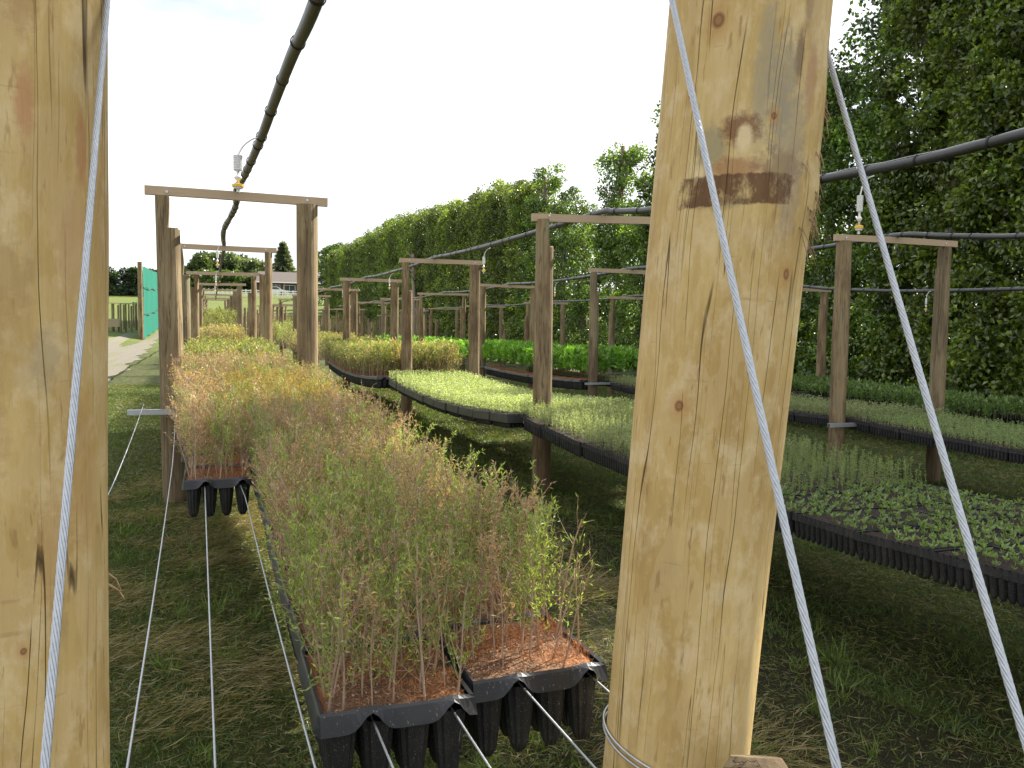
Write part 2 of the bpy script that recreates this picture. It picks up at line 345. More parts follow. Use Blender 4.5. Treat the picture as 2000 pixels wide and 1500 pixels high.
def pathx(T,Y):   # T 0..1 across the track
    r=-2.2-.031*np.clip(Y-20,0,40)+.02*np.clip(Y-60,0,80); l=-5.7+.055*np.clip(Y-55,0,22)+.02*np.clip(Y-77,0,80)
    return l+(r-l)*T+.12*np.sin(Y*.9+T*3)*((T<.05)|(T>.95))+.07*np.sin(Y*2.7)*(T>.95)
tag(grid_mesh('path',np.linspace(0,1,9),np.linspace(-20,150,340),.012,M['gravel'],pathx),kind='structure')

# ------------------------------------------------------------ layout constants
GY={1:[6.95,11.8,18.0,23.9,30.0,36.2,42.5,48.5],2:[6.93,12.66,18.8,24.6,30.8,37,43,49,55],3:[7.2,13.3,19.7,26.0,32.3,38.6,45,51],4:[13.3,19.7,26.0,32.5,39.0,45.5,52]}
PX={1:(-.345,.715),2:(2.74,3.86),3:(6.19,7.53),4:(9.7,11.0)}
BX={1:(-.136,.83),2:(2.50,3.70),3:(6.32,7.44),4:(9.76,10.92)}
ZA={1:[(1.25,.635),(6.95,.745),(11.8,.72),(18,.70),(80,.70)],2:[(1.0,.63),(6.93,.60),(12.66,.58),(18.8,.58),(80,.58)],
    3:[(1.0,.44),(7.2,.44),(13.3,.45),(19.7,.42),(80,.42)],4:[(1,.22),(13.3,.24),(80,.24)]}
SAG={1:.065,2:.10,3:.06,4:.05}
def zb(row,y):
    a=[p[0] for p in ZA[row]]; z=[p[1] for p in ZA[row]]
    sup=([1.2] if row<3 else [1.0])+GY[row]+[80]
    y=np.asarray(y,float); base=np.interp(y,a,z)
    i=np.clip(np.searchsorted(sup,y)-1,0,len(sup)-2); s=np.array(sup); t=np.clip((y-s[i])/(s[i+1]-s[i]),0,1)
    return base-SAG[row]*4*t*(1-t)+np.where(y>55,g(0*y,y),0)

# ------------------------------------------------------------ timber frames
def post_mesh(r,h,notch=None,seed=0,depth=.35,lean=(0,0),step=.42):
    rs=np.random.default_rng(seed); mb=MB(); sd=20
    zs=list(np.linspace(-depth,h-step,14))
    rings=[(z,False) for z in zs]
    if notch: rings+=[(h-step+.001,True),(h-step*.5,True),(h,True)]
    else: rings+=[(h-step*.5,False),(h,False)]
    a=np.arange(sd)*2*np.pi/sd; wob=rs.normal(0,.025,sd); wob=(wob+np.roll(wob,1)+np.roll(wob,-1))/2
    V=[]
    for z,nt in rings:
        rr=r*(1+wob+.02*np.sin(a*2+z*3+seed))*(1.04-.05*z/h)
        x=rr*np.cos(a)+lean[0]*z; y=rr*np.sin(a)+lean[1]*z
        if nt:
            lim=.12*r+rs.normal(0,.004)
            x=np.minimum(x,lean[0]*z+lim) if notch>0 else np.maximum(x,lean[0]*z-lim)
        V.append(np.stack([x,y,np.full(sd,z)+(rs.normal(0,.006,sd) if z in(h-step,) else 0)],-1))
    n=len(rings); V=np.concatenate(V); i=np.arange(n-1)[:,None]*sd; j=np.arange(sd)[None]; k=(j+1)%sd
    F=[tuple(f) for f in np.stack([i+j,i+k,i+sd+k,i+sd+j],-1).reshape(-1,4)]+[tuple(range((n-1)*sd,n*sd))]
    mb.add(V,F); return mb.mesh('post',M['post'],False)
def beam_mesh(L,h=.066,d=.045,seed=0):
    mb=MB(); n=6; rs=np.random.default_rng(seed); xs=np.linspace(-L/2,L/2,n); V=[]
    for x in xs:
        z=.004*math.sin(x*2.3+seed)
        V+= [(x,-d/2,z),(x,d/2,z),(x,d/2,z+h),(x,-d/2,z+h)]
    F=[]
    for i in range(n-1):
        for j in range(4): F.append((4*i+j,4*i+4+j,4*i+4+(j+1)%4,4*i+(j+1)%4))
    F+=[(0,1,2,3),(4*n-1,4*n-2,4*n-3,4*n-4)]
    mb.add(V,F); return mb.mesh('beam',M['beam'],False)
def channel(L,seed=0):
    mb=MB(); box(mb,-L/2,L/2,-.02,.02,0,.004); box(mb,-L/2,L/2,-.02,-.016,-.034,-.001); box(mb,-L/2,L/2,.016,.02,-.034,-.001)
    return mb.mesh('crossbar',M['steel'])
ROWNAME={1:'left row over the reddish shrubs',2:'middle row over the pale green seedlings',3:'right row before the tall hedge',4:'farthest right row against the hedge'}
ORD=['nearest','second nearest','third','fourth','fifth','sixth','seventh','eighth','ninth']
# notch side per (row, index): (left post, right post); +1 cuts the right half away
NOTCH={(1,0):(1,None),(1,1):(1,-1),(1,2):(-1,-1),(2,0):(1,-1),(2,1):(1,None),(2,2):(None,None),(3,0):(None,-1),(3,1):(1,None),(3,2):(None,None),(4,0):(None,-1)}
BEAMEXT={(1,0):(.115,.15)}
ZT={(1,0):2.335,(2,0):2.325,(3,0):2.32,(1,3):2.36,(1,4):2.42,(1,5):2.44,(1,6):2.46,(1,7):2.5}
for row in GY:
    for i,Y in enumerate(GY[row]):
        rs=np.random.default_rng(row*100+i); xl,xr=PX[row]
        if i>0: xl+=rs.normal(0,.02); xr+=rs.normal(0,.02)
        zt=ZT.get((row,i),2.33 if row<4 else 2.12); cx=(xl+xr)/2
        if i>5: zt+=ga(cx,Y)
        e=empty('post_frame',(cx,Y,ga(cx,Y)))
        tag(e,f'weathered timber post frame, {ORD[i]} in the {ROWNAME[row]}','post frame','timber frames carrying pipes over the beds')
        nt=NOTCH.get((row,i),(rs.choice([None,1,-1]),rs.choice([None,1,-1])))
        for k,x in enumerate((xl,xr)):
            r=(.084,.080)[k]*(1+rs.normal(0,.05)); 
            if (row,i,k)==(1,0,0): r=.086
            gz=ga(x,Y); tilt=(0.0,0)
            if (row,i,k)==(1,0,0): tilt=(-.012,0)
            sh=.03 if (row,i,k)==(2,0,1) else 0
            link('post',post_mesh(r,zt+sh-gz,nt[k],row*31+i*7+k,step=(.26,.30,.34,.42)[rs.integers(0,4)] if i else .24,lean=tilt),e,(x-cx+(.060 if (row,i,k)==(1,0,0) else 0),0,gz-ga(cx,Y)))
        el,er=BEAMEXT.get((row,i),(.10+rs.uniform(0,.05),.10+rs.uniform(0,.08)))
        L=xr-xl+el+er+.02; b=link('beam',beam_mesh(L,seed=row*9+i),e,((er-el)/2,-.0,zt-ga(cx,Y)+.001)); b.rotation_euler=(0,(-.025 if (row,i)==(2,0) else rs.normal(0,.004)),0)
        if i<4:
            for x in (xl,xr):
                bm_=MB(); tube(bm_,[(0,-.030,0),(0,-.024,0)],.011,6); link('bolt',bm_.mesh('bolt',M['steel']),e,(x-cx+(.03 if nt[0] else 0)*(x==xl),0,zt-ga(cx,Y)+.034))
        if i<3:
            zc=float(zb(row,Y)); 
            a0=xl-(.26 if (row,i)==(1,0) else .21) if row<3 else xl-.20
            cb=link('crossbar',channel(xr+.18-a0),e,((a0+xr+.18)/2-cx,-.11,zc-ga(cx,Y)-.012))

# ------------------------------------------------------------ strainer posts
def strainer(name,B,T,r,mat,label,bulge=None,seed=1):
    sd=180; nz=220; rs=np.random.default_rng(seed); a=np.linspace(0,2*np.pi,sd+1); zz=np.linspace(-.3,2.72,nz)
    fdir=math.atan2(-B[1],-B[0])      # angle facing the walkway
    V=[];UV=[]
    low=rs.normal(size=(6,4))
    for z in zz:
        t=z/2.6; cx=B[0]+(T[0]-B[0])*t; cy=B[1]+(T[1]-B[1])*t
        rr=np.full(sd+1,r)
        for q in range(6): rr=rr+r*.006*low[q,0]*np.sin(a*(q+2)+low[q,1]*3+z*(1.5+abs(low[q,2])*2))
        # facets left by peeling, slightly flattened sides
        rr=rr+r*.010*np.cos(a*5+1.3*np.sin(z*1.7+seed))
        for (ba,bz,bh,bw,bhh) in (bulge or []): 
            d=(np.angle(np.exp(1j*(a-ba))))/bw; rr=rr+bh*np.exp(-d*d-((z-bz)/bhh)**2)
        V.append(np.stack([cx+rr*np.cos(a+fdir),cy+rr*np.sin(a+fdir),np.full(sd+1,z)],-1))
        au=np.where(a>np.pi,a-2*np.pi,a); UV.append(np.stack([a*r,np.full(sd+1,z)],-1))
    V=np.concatenate(V); UV=np.concatenate(UV)
    # u = 0 straight at the walkway: start the sweep at the back so the seam is hidden
    n1=sd+1; i=np.arange(nz-1)[:,None]*n1; j=np.arange(sd)[None]
    F=np.stack([i+j,i+j+1,i+n1+j+1,i+n1+j],-1).reshape(-1,4)
    top=tuple(range((nz-1)*n1,(nz-1)*n1+sd))
    mb=MB(); mb.add(V,[tuple(f) for f in F]+[top]); me=mb.mesh(name,[mat],True,UV)
    return tag(link(name,me),label,'post','peeled end posts of the left row')
# sweep offset so that u=0 faces the walkway
def strainer2(name,B,T,r,mat,label,bulge,seed):
    o=strainer(name,B,T,r,mat,label,bulge,seed); me=o.data
    uv=np.zeros(len(me.loops)*2,np.float32); me.uv_layers[0].data.foreach_get('uv',uv); uv=uv.reshape(-1,2)
    uv[:,0]=np.where(uv[:,0]>np.pi*r,uv[:,0]-2*np.pi*r,uv[:,0]); me.uv_layers[0].data.foreach_set('uv',uv.ravel()); return o
strainer2('end_post',(-.295,1.35),(-.252,1.26),.134,M['strL'],'pale peeled pine end post at the left edge with a twisted cable down its front',[(2.0,1.5,.006,.4,.15)],4)
SR=strainer2('end_post',(.795,1.39),(.888,1.22),.134,M['strR'],'pale peeled pine end post right of centre with a dark brown stain band',[(1.35,1.625,.009,.3,.05),(1.3,1.75,.006,.3,.09)],9)

# ragged fibres along the right flank of the stained post
mb=MB(); fb=math.atan2(-1.39,-.795)
for k in range(46):
    a=fb+1.35+random.gauss(0,.16); z=random.choice([random.uniform(1.55,1.80),random.uniform(1.56,1.66)]); t=z/2.6; cx=.795+.093*t; cy=1.39-.17*t
    L=random.uniform(.02,.065); o1=random.uniform(.000,.005); o2=random.uniform(.002,.014); rr=.134+.006
    P=[(cx+(rr+o)*math.cos(a+da),cy+(rr+o)*math.sin(a+da),z+dz) for o,da,dz in ((-.006,0,0),(o1,.01,-L*.4),(o2,.02*random.uniform(-1,1),-L))]
    tube(mb,P,[.0012,.0011,.0004],4,mixc((.50,.36,.18),(.30,.2,.1),np.array([random.random()]))[0])
link('wood_fibre',mb.mesh('wood_fibre',M['twig']),SR)
# splinters sticking out of the end posts
def splinter(pts,r,lab):
    mb=MB(); tube(mb,pts,r,5,(.62,.44,.2)); return tag(link('splinter',mb.mesh('splinter',M['end'])),lab,'splinter')
for k,(p,q,rr) in enumerate([((-.158,1.36,1.16),(-.148,1.35,1.185),.0022),((-.152,1.36,1.01),(-.128,1.355,.985),.0022),((-.155,1.36,1.03),(-.132,1.35,1.0),.0015)]):
    splinter([p,((p[0]+q[0])/2+.004,p[1],(p[2]+q[2])/2),q],[rr,rr*.8,rr*.3],['short upright splinter on the right side of the left end post','lower drooping splinter on the right side of the left end post','thin lower splinter beside the drooping one on the left end post'][k])

# tie wire loop, wire end wrap and brace log at the foot of the right post
mb=MB(); cx,cy=.8175,1.349
an=np.linspace(0,2*np.pi,49); P=np.stack([cx+.1385*np.cos(an),cy+.1385*np.sin(an),.625+.035*np.sin(an-.9)*1],-1); tube(mb,P,.0022,6,cap=False)
P2=P+np.array([0,0,-.012]); tube(mb,P2,.0022,6,cap=False)
for k in range(9):
    th=np.linspace(0,2*np.pi,9); c=np.array([.655+.006*k,1.262-.004*k,.632-.002*k]); tube(mb,np.stack([c[0]+k*0+.001*th,c[1]+.0055*np.cos(th),c[2]+.0055*np.sin(th)],-1),.0018,5,cap=False)
tag(link('tie_wire',mb.mesh('tie_wire',M['steel'],True)),'thin wire loop tied round the foot of the right peeled post','wire')
mb=MB(); tube(mb,[(.60,.62,-.05),(.69,.83,.28),(.76,1.0,.54),(.803,1.085,.705),(.806,1.092,.722)],[.056,.055,.053,.052,.040],18); me=mb.mesh('brace_log',[M['post']],False)
tag(link('brace_log',me),'top of a slanted brace log leaning on the foot of the right end post','log')

# ------------------------------------------------------------ stay cables
def cable(name,p,q,R,label):
    p=np.array(p);q=np.array(q);L=np.linalg.norm(q-p);d=(q-p)/L;s=np.cross(d,[0,1,0.]);s/=np.linalg.norm(s);u=np.cross(s,d)
    n=int(L/.0055); t=np.linspace(0,L,n); mb=MB()
    for k in range(7):
        ph=t/.075*2*np.pi+k*2*np.pi/7
        tube(mb,p+d*t[:,None]+(R*.66)*(np.cos(ph)[:,None]*s+np.sin(ph)[:,None]*u),R*.34,6,cap=False)
    return tag(link(name,mb.mesh(name,M['cable'],True)),label,'cable','twisted steel stay cables')
cable('stay_cable',(-.120,1.771,2.62),(-.145,.115,.0),.0041,'twisted steel stay cable running down over the left end post')
cable('stay_cable',(.726,1.561,2.62),(.424,.025,.0),.0046,'twisted steel stay cable crossing the front of the stained right end post')
cable('stay_cable',(1.185,1.735,2.62),(.558,-.039,.0),.0049,'twisted steel stay cable right of the stained post, before the seedling beds')

# ------------------------------------------------------------ support wires
def wire(pts,label,r=.0024,grp='support wires under the left bed'):
    mb=MB(); tube(mb,pts,r,6,cap=False); return tag(link('support_wire',mb.mesh('support_wire',M['cable'],True)),label,'wire',grp)
def bedshift(y): return -.16*sst((np.asarray(y)-4.2)/3.2)
WL=['far left, clear of the trays, ending at the steel bar','second from the left beside the short tray row','third from the left under the left corner tray','fourth from the left, along the left tray edges','under the left half of the front left tray','under the right half of the front left tray','under the front right tray and tied to the right end post','hidden under the right edge of the front right tray']
for k,x in enumerate([-.49,-.205,-.045,.13,.289,.450,.624,.79]):
    yy=np.concatenate([np.linspace(1.12 if k<6 else 1.24,6.95,30),np.linspace(7.2,24,36)])
    zz=zb(1,yy)-.004+(.03 if k==0 else 0)
    xx=x+(0 if k==0 else 1)*bedshift(yy)*(1)+(.0 if k else -.0)
    if k==0: xx=np.interp(yy,[1,4.1,6.95,24],[-.40,-.435,-.50,-.55]); yy_=yy<7.2; xx=xx[yy_];zz=zz[yy_];yy=yy[yy_]
    if k==1: xx=np.interp(yy,[1,1.5,4.8,8,24],[-.14,-.148,-.21,-.30,-.33])
    if k==2: xx=np.interp(yy,[1,1.5,4.3,7,24],[0,-.004,-.045,-.2,-.2])
    if k==3: xx=np.interp(yy,[1,1.43,3.9,7,24],[.165,.161,.13,-.02,-.02])
    wire(np.stack([xx,yy,zz],-1),'thin steel support wire '+WL[k])
for row in (2,3):
    for k in range(4):
        x=BX[row][0]+.08+k*.30; yy=np.linspace(1.2,GY[row][3],80); wire(np.stack([x+0*yy,yy,zb(row,yy)-.004],-1),f'thin steel support wire under the {"middle" if row==2 else "right"} bed','.0024' and .0024,f'support wires under the {"middle" if row==2 else "right"} bed')

# ------------------------------------------------------------ overhead pipes
def sm(pts,n=12):
    P=np.array(pts,float); out=[]
    for i in range(len(P)-1):
        p0=P[max(i-1,0)];p1=P[i];p2=P[i+1];p3=P[min(i+2,len(P)-1)]
        for t in np.linspace(0,1,n,endpoint=False):
            out.append(.5*((2*p1)+(-p0+p2)*t+(2*p0-5*p1+4*p2-p3)*t*t+(-p0+3*p1-3*p2+p3)*t**3))
    out.append(P[-1]); return np.array(out)
def pipe(near,row,label,xo,ztop,r=.0238):
    pts=list(near)
    for i,Y in enumerate(GY[row][:-1]):
        if i or not near or near[-1][1]<Y-.2:
            if Y>(near[-1][1] if near else 0)+.3: pts.append((xo,Y,ZT.get((row,i),ztop)+.066+r+(ga(xo,Y) if i>5 else 0)))
        Y2=GY[row][i+1]; sg=.03+.05*random.random(); z0=ZT.get((row,i),ztop)+.092; z1=ZT.get((row,i+1),ztop)+.092
        for t in (.18,.5,.82): pts.append((xo+random.uniform(-.03,.03)+(.035 if t<.3 else 0),Y+(Y2-Y)*t,z0+(z1-z0)*t-sg*4*t*(1-t)*(.8 if t<.3 else 1)))
    P=sm(pts,8); mb=MB(); tube(mb,P,r,14,cap=False)
    o=link('irrigation_pipe',mb.mesh('irrigation_pipe',M['pipe'],True)); tag(o,label,'pipe','overhead irrigation pipes')
    # carrier wire lying along the pipe, strapped by ties
    mb=MB(); th=np.linspace(0,len(P)*.35,len(P)); off=np.stack([np.cos(th)*r*.35,0*th,np.full(len(P),r*1.02)+.004*np.abs(np.sin(th*2))],-1)
    tube(mb,P+off,.0022,5,cap=False); link('carrier_wire',mb.mesh('carrier_wire',M['steel'],True),o)
    tm=MB(); th=np.linspace(0,2*np.pi,17); V=[]
    for y in (-.005,.005):
        for rr in (r*.99,r*1.14): V.append(np.stack([rr*np.cos(th[:-1]),np.full(16,y),rr*np.sin(th[:-1])+.0015],-1))
    V=np.concatenate(V); F=[]
    for j in range(16):
        k=(j+1)%16; F+= [(j,k,16+k,16+j),(32+j,48+j,48+k,32+k),(16+j,16+k,48+k,48+j)]
    tm.add(V,F); box(tm,-.004,.006,-.006,.006,r*1.1,r*1.4); tme=tm.mesh('cable_tie',M['tie'])
    s=np.concatenate([[0],np.cumsum(np.linalg.norm(np.diff(P,axis=0),axis=1))]); d=.25; c=0
    while d<s[-1] and c<60:
        p=np.array([np.interp(d,s,P[:,k]) for k in range(3)]); q=np.array([np.interp(d+.02,s,P[:,k]) for k in range(3)]); v=q-p
        t=link('cable_tie',tme,o,p); t.rotation_euler=Vector(v).to_track_quat('Y','Z').to_euler()
        sc=1+.12*random.random(); t.scale=(sc,1,sc)
        d+=random.choice([.22,.3,.34,.42,.5])*(1 if d<14 else 1.8); c+=1
    return o
pipe([(.34,.3,2.43),(.33,1.8,2.437),(.325,2.9,2.437),(.3045,3.505,2.446),(.281,4.18,2.427),(.2576,4.85,2.397),(.215,6.1,2.395),(.184,6.95,2.427)],1,'thick black irrigation pipe over the left row, crossing the sky',.150,2.33)
pipe([(3.42,.4,2.36),(3.34,1.8,2.27),(3.3,2.76,2.251),(3.3,3.32,2.241),(3.3,4.04,2.26),(3.3,5.1,2.29),(3.3,6.066,2.335),(3.3,6.7,2.40),(3.28,6.95,2.42)],2,'black irrigation pipe along the middle row, passing behind the stained post',3.2,2.33)
pipe([(6.9,3.2,2.30),(6.88,4.5,2.24),(6.86,5.68,2.26),(6.86,6.53,2.34),(6.86,7.2,2.41)],3,'black irrigation pipe along the right row before the hedge',6.9,2.33)
pipe([(10.4,8.0,1.98),(10.38,10.5,2.02),(10.35,12.3,2.12),(10.35,13.3,2.21)],4,'thin black irrigation pipe along the farthest right row against the hedge',10.35,2.12)

def sprinkler_mesh():
    parts={}
    mb=MB(); P=sm([(0,0,0),(-.03,.01,-.012),(-.06,.015,-.05),(-.078,.015,-.10)],6); tube(mb,P,.0032,8); parts['feed_tube']=mb.mesh('feed_tube',M['white'],True)
    mb=MB(); zc=-.10
    for k in range(9): tube(mb,[(-.078,.015,zc-k*.0085),(-.078,.015,zc-k*.0085-.005)],.0150,14); 
    tube(mb,[(-.078,.015,zc),(-.078,.015,zc-.078)],.012,10); parts['weight']=mb.mesh('weight',M['white'],False)
    mb=MB(); tube(mb,[(-.078,.015,-.178),(-.078,.015,-.20),(-.078,.015,-.202),(-.078,.015,-.212),(-.078,.015,-.222),(-.078,.015,-.224),(-.078,.015,-.245)],[.005,.005,.009,.014,.009,.005,.005],10); parts['connector']=mb.mesh('connector',M['white'],True)
    mb=MB(); tube(mb,[(-.078,.015,-.243),(-.078,.015,-.246),(-.078,.015,-.258),(-.078,.015,-.260)],[.012,.020,.020,.014],12); parts['emitter_cap']=mb.mesh('emitter_cap',M['yellow'],False)
    mb=MB(); tube(mb,[(-.078,.015,-.259),(-.078,.015,-.268),(-.078,.015,-.27),(-.078,.015,-.285)],[.017,.015,.005,.006],10); parts['nozzle']=mb.mesh('nozzle',M['white'],False)
    return parts
SP=sprinkler_mesh()
def sprinkler(loc,rz,label,sc=1):
    e=empty('sprinkler',loc,rz); e.scale=sc if isinstance(sc,tuple) else (sc,)*3; tag(e,label,'sprinkler','hanging sprinklers under the pipes')
    for k,me in SP.items(): link(k,me,e)
sprinkler((.262,4.80,2.392),.1,'white and yellow hanging sprinkler on the left pipe against the sky',(1.6,1.5,1.05))
sprinkler((.15,11.2,2.385),.2,'white and yellow hanging sprinkler before the second left frame',1.1)
sprinkler((.15,17.2,2.39),.2,'white and yellow hanging sprinkler before the third left frame',1.1)
sprinkler((.15,23.2,2.42),.2,'small hanging sprinkler before the fourth left frame',1.1)
sprinkler((3.36,3.70,2.228),.2,'white and yellow hanging sprinkler right of the stained post before the hedge',1.1)
sprinkler((3.24,10.0,2.35),.2,'white sprinkler hanging between the nearest two middle frames',1.1)
sprinkler((3.2,15.7,2.35),.2,'white sprinkler hanging before the third middle frame',1.1)
sprinkler((3.2,21.7,2.35),.2,'tiny white sprinkler hanging before the fourth middle frame',1.1)
sprinkler((6.9,16.6,2.33),.2,'white sprinkler on the right pipe, seen beside the nearest middle post',1.1)
sprinkler((6.9,9.8,2.33),.2,'white sprinkler on the right pipe beyond its nearest frame',1.1)
sprinkler((10.35,10.1,2.01),.2,'small white sprinkler beside the notched right post before the hedge',1.1)

# ------------------------------------------------------------ trays
def rim_profile(mb,w,l,top,bot,flare,notches,segx=28,segy=24,ribs=None):
    # outer skirt of the rim with scallops lifted where wires pass, plus flat lip on top
    pts=[]
    for i in range(segx): pts.append((-w/2+w*i/segx,-l/2,0,-1))
    for i in range(segy): pts.append((w/2,-l/2+l*i/segy,1,0))
    for i in range(segx): pts.append((w/2-w*i/segx,l/2,0,1))
    for i in range(segy): pts.append((-w/2,l/2-l*i/segy,-1,0))
    n=len(pts); V=[]
    for (x,y,nx,ny) in pts:
        dz=0; out=0
        if ny!=0:
            for nx_ in notches:
                d=abs(x-nx_); dz=max(dz,(top-bot)*.90*math.exp(-(d/.024)**2)); out=max(out,.006*math.exp(-(d/.03)**2))
        rib=0
        if ribs: rib=-.004*(math.sin((x if ny else y)*2*math.pi/ribs)>0.2)
        ex,ey=nx*flare,ny*flare
        V.append((x*.955,y*.965,top-.003))                   # inner lip
        V.append((x,y,top+dz*.10))                           # lip edge
        V.append((x+ex*.3+nx*rib,y+ey*.3+ny*(rib+out),top-.006+dz*.12))
        V.append((x+ex+nx*rib,y+ey+ny*(rib+out),bot+dz))
        V.append((x+ex*.6+nx*(rib-.004),y+ey*.6+ny*(rib-.004),bot+dz+.003))
    k=5; F=[]
    for i in range(n):
        j=(i+1)%n
        for q in range(k-1): F.append((i*k+q,i*k+q+1,j*k+q+1,j*k+q))
    mb.add(V,F)
def cells(mb,w,l,nx,ny,dep,r0,r1,sd=12,rib=.0035):
    for i in range(nx):
        for j in range(ny):
            cx=-w/2+w*(i+.5)/nx; cy=-l/2+l*(j+.5)/ny; V=[]
            a=np.arange(sd*2)*np.pi/sd
            for z,r in ((.0,r0),(-dep*.5,(r0+r1)/2),(-dep*.88,r1),(-dep,r1*.55)):
                rr=r-rib*(np.arange(sd*2)%2); V.append(np.stack([cx+rr*np.cos(a)*min(1,(w/nx)/(2*r0)*.99+.0),cy+rr*np.sin(a),np.full(sd*2,z)],-1))
            V=np.concatenate(V); m=sd*2; F=[]
            for q in range(3):
                for t in range(m): F.append((q*m+t,q*m+(t+1)%m,(q+1)*m+(t+1)%m,(q+1)*m+t))
            F.append(tuple(range(3*m,4*m))[::-1]); F=[f[::-1] if len(f)==4 else f for f in F]
            mb.add(V,F)
def tray_meshes(kind):
    w,l=(.305,.36); r=MB(); c=MB(); s=MB()
    if kind=='deep':
        rim_profile(r,w,l,.030,-.014,.010,(-.055,.11)); cells(c,w*.97,l*.97,4,5,.155,.041,.024); mat=M['soil']; zs=.018
    elif kind=='ribbed':
        l=.39; rim_profile(r,w,l,.030,-.004,.004,(),segx=60,segy=80,ribs=.03); cells(c,w*.99,l*.99,9,11,.085,.0190,.012,5,.002); mat=M['cellsoil']; zs=.022
    else:
        l=.50; rim_profile(r,w,l,.030,-.050,.006,()); cells(c,w*.96,l*.9,8,14,.10,.019,.012,4,.002); mat=M['cellsoil']; zs=.020
    n=12; X,Y=np.meshgrid(np.linspace(-w*.478,w*.478,n),np.linspace(-l*.483,l*.483,n)); Z=zs+RNG.normal(0,.0025,X.shape); 
    i=np.arange(n-1)[:,None]*n; j=np.arange(n-1)[None]; s.add(np.stack([X,Y,Z],-1).reshape(-1,3),np.stack([i+j,i+j+1,i+j+1+n,i+j+n],-1).reshape(-1,4))
    if kind=='deep':
        N=900; P=np.stack([rnd(-w*.46,w*.46,N),rnd(-l*.46,l*.46,N),zs+rnd(0,.014,N)],-1); D=RNG.normal(size=(N,3)); D[:,2]=np.abs(D[:,2])*.5; wt=rnd(0,1,N)**1.5
        leaves(s,P,D,rnd(.008,.024,N),.0016,mixc((.46,.15,.03),(.46,.33,.2),wt),1)
        N=1300; ci=RNG.integers(0,9,N); cxy=rnd(-.13,.13,(9,2)); P=np.stack([np.clip(cxy[ci,0]+RNG.normal(0,.03,N),-w*.46,w*.46),np.clip(cxy[ci,1]*1.2+RNG.normal(0,.03,N),-l*.46,l*.46),zs+rnd(0,.02,N)],-1); D=RNG.normal(size=(N,3))*.6; D[:,2]=np.abs(D[:,2])+.5
        leaves(s,P,D,rnd(.008,.026,N),.0013,mixc((.55,.17,.03),(.50,.24,.08),rnd(0,1,N)),1)
        N=90; P=np.stack([rnd(-w*.46,w*.46,N),rnd(-l*.46,l*.46,N),zs+rnd(0,.006,N)],-1); leaves(s,P,RNG.normal(size=(N,3)),.006,.006,(.5,.45,.38),1)
    return r.mesh('tray',M['rim'] if kind!='ribbed' else M['plastic'],False),c.mesh('cell_block',M['plastic'],False),s.mesh('potting_mix',[mat,M['twig']],False),l
def build_trays(row,kind,cols,y0,y1,glabel,grp,labels=None,gap=.008):
    rm,cm,sm_,l=TR[kind]; first=None; out=[]
    y=y0+l/2; k=0
    while y<y1-l*.4:
        for ci,x in enumerate(cols):
            xx=x+(float(bedshift(y)) if row==1 else 0)+random.gauss(0,.003); yy=y+random.gauss(0,.008)
            if row==1 and ci==0 and y<4.28: continue
            off=.07 if (row==1 and ci==2) else (.03 if row==1 and ci==0 else 0)
            yy+=off
            z=float(zb(row,yy)); slope=float(zb(row,yy+.1)-zb(row,yy-.1))/.2
            if first is None:
                o=link('seedling_tray',rm); link('cell_block',cm,o); link('potting_mix',sm_,o); first=o
            else: o=copy_tree(first)
            o.location=(xx,yy,z); o.rotation_euler=(math.atan(slope)+random.gauss(0,.012),random.gauss(0,.012),random.gauss(0,.01))
            tag(o,(labels or {}).get((ci,k),glabel),'tray',grp); out.append((xx,yy,z,ci,l))
        y+=l+gap; k+=1
    return out
TR={k:tray_meshes(k) for k in ('deep','ribbed','smooth')}
T1=build_trays(1,'deep',(.018,.340,.658),1.585,12.0,'black plastic seedling tray under the reddish woody shrubs','seedling trays in the left bed',
   {(1,0):'front left black seedling tray with a bent lip over two wires',(2,0):'front right black seedling tray touching the stained end post'})
build_trays(2,'ribbed',(2.655,2.96,3.265,3.57),1.2,6.75,'finely ribbed black seedling tray at the near end of the middle bed','ribbed trays in the middle bed')
build_trays(2,'smooth',(2.60,2.905,3.21,3.515),6.98,12.5,'smooth sided black tray of pale green seedlings, middle bed between its nearest two frames','smooth trays in the middle bed',gap=.04)
build_trays(2,'deep',(2.50,3.52),12.75,18.6,'black seedling tray under the tall yellow green shrubs in the middle bed','trays beyond the second middle frame')
build_trays(3,'ribbed',(6.47,6.775,7.08,7.385),3.3,13.0,'ribbed black seedling tray in the shaded right bed','ribbed trays in the right bed')
build_trays(3,'deep',(6.2,7.3),13.5,19.0,'black seedling tray under glossy green plants in the right bed','trays beyond the second right frame')
build_trays(4,'ribbed',(9.85,10.8),8.6,14.0,'black seedling tray in the farthest right bed below the hedge','trays in the farthest right bed')

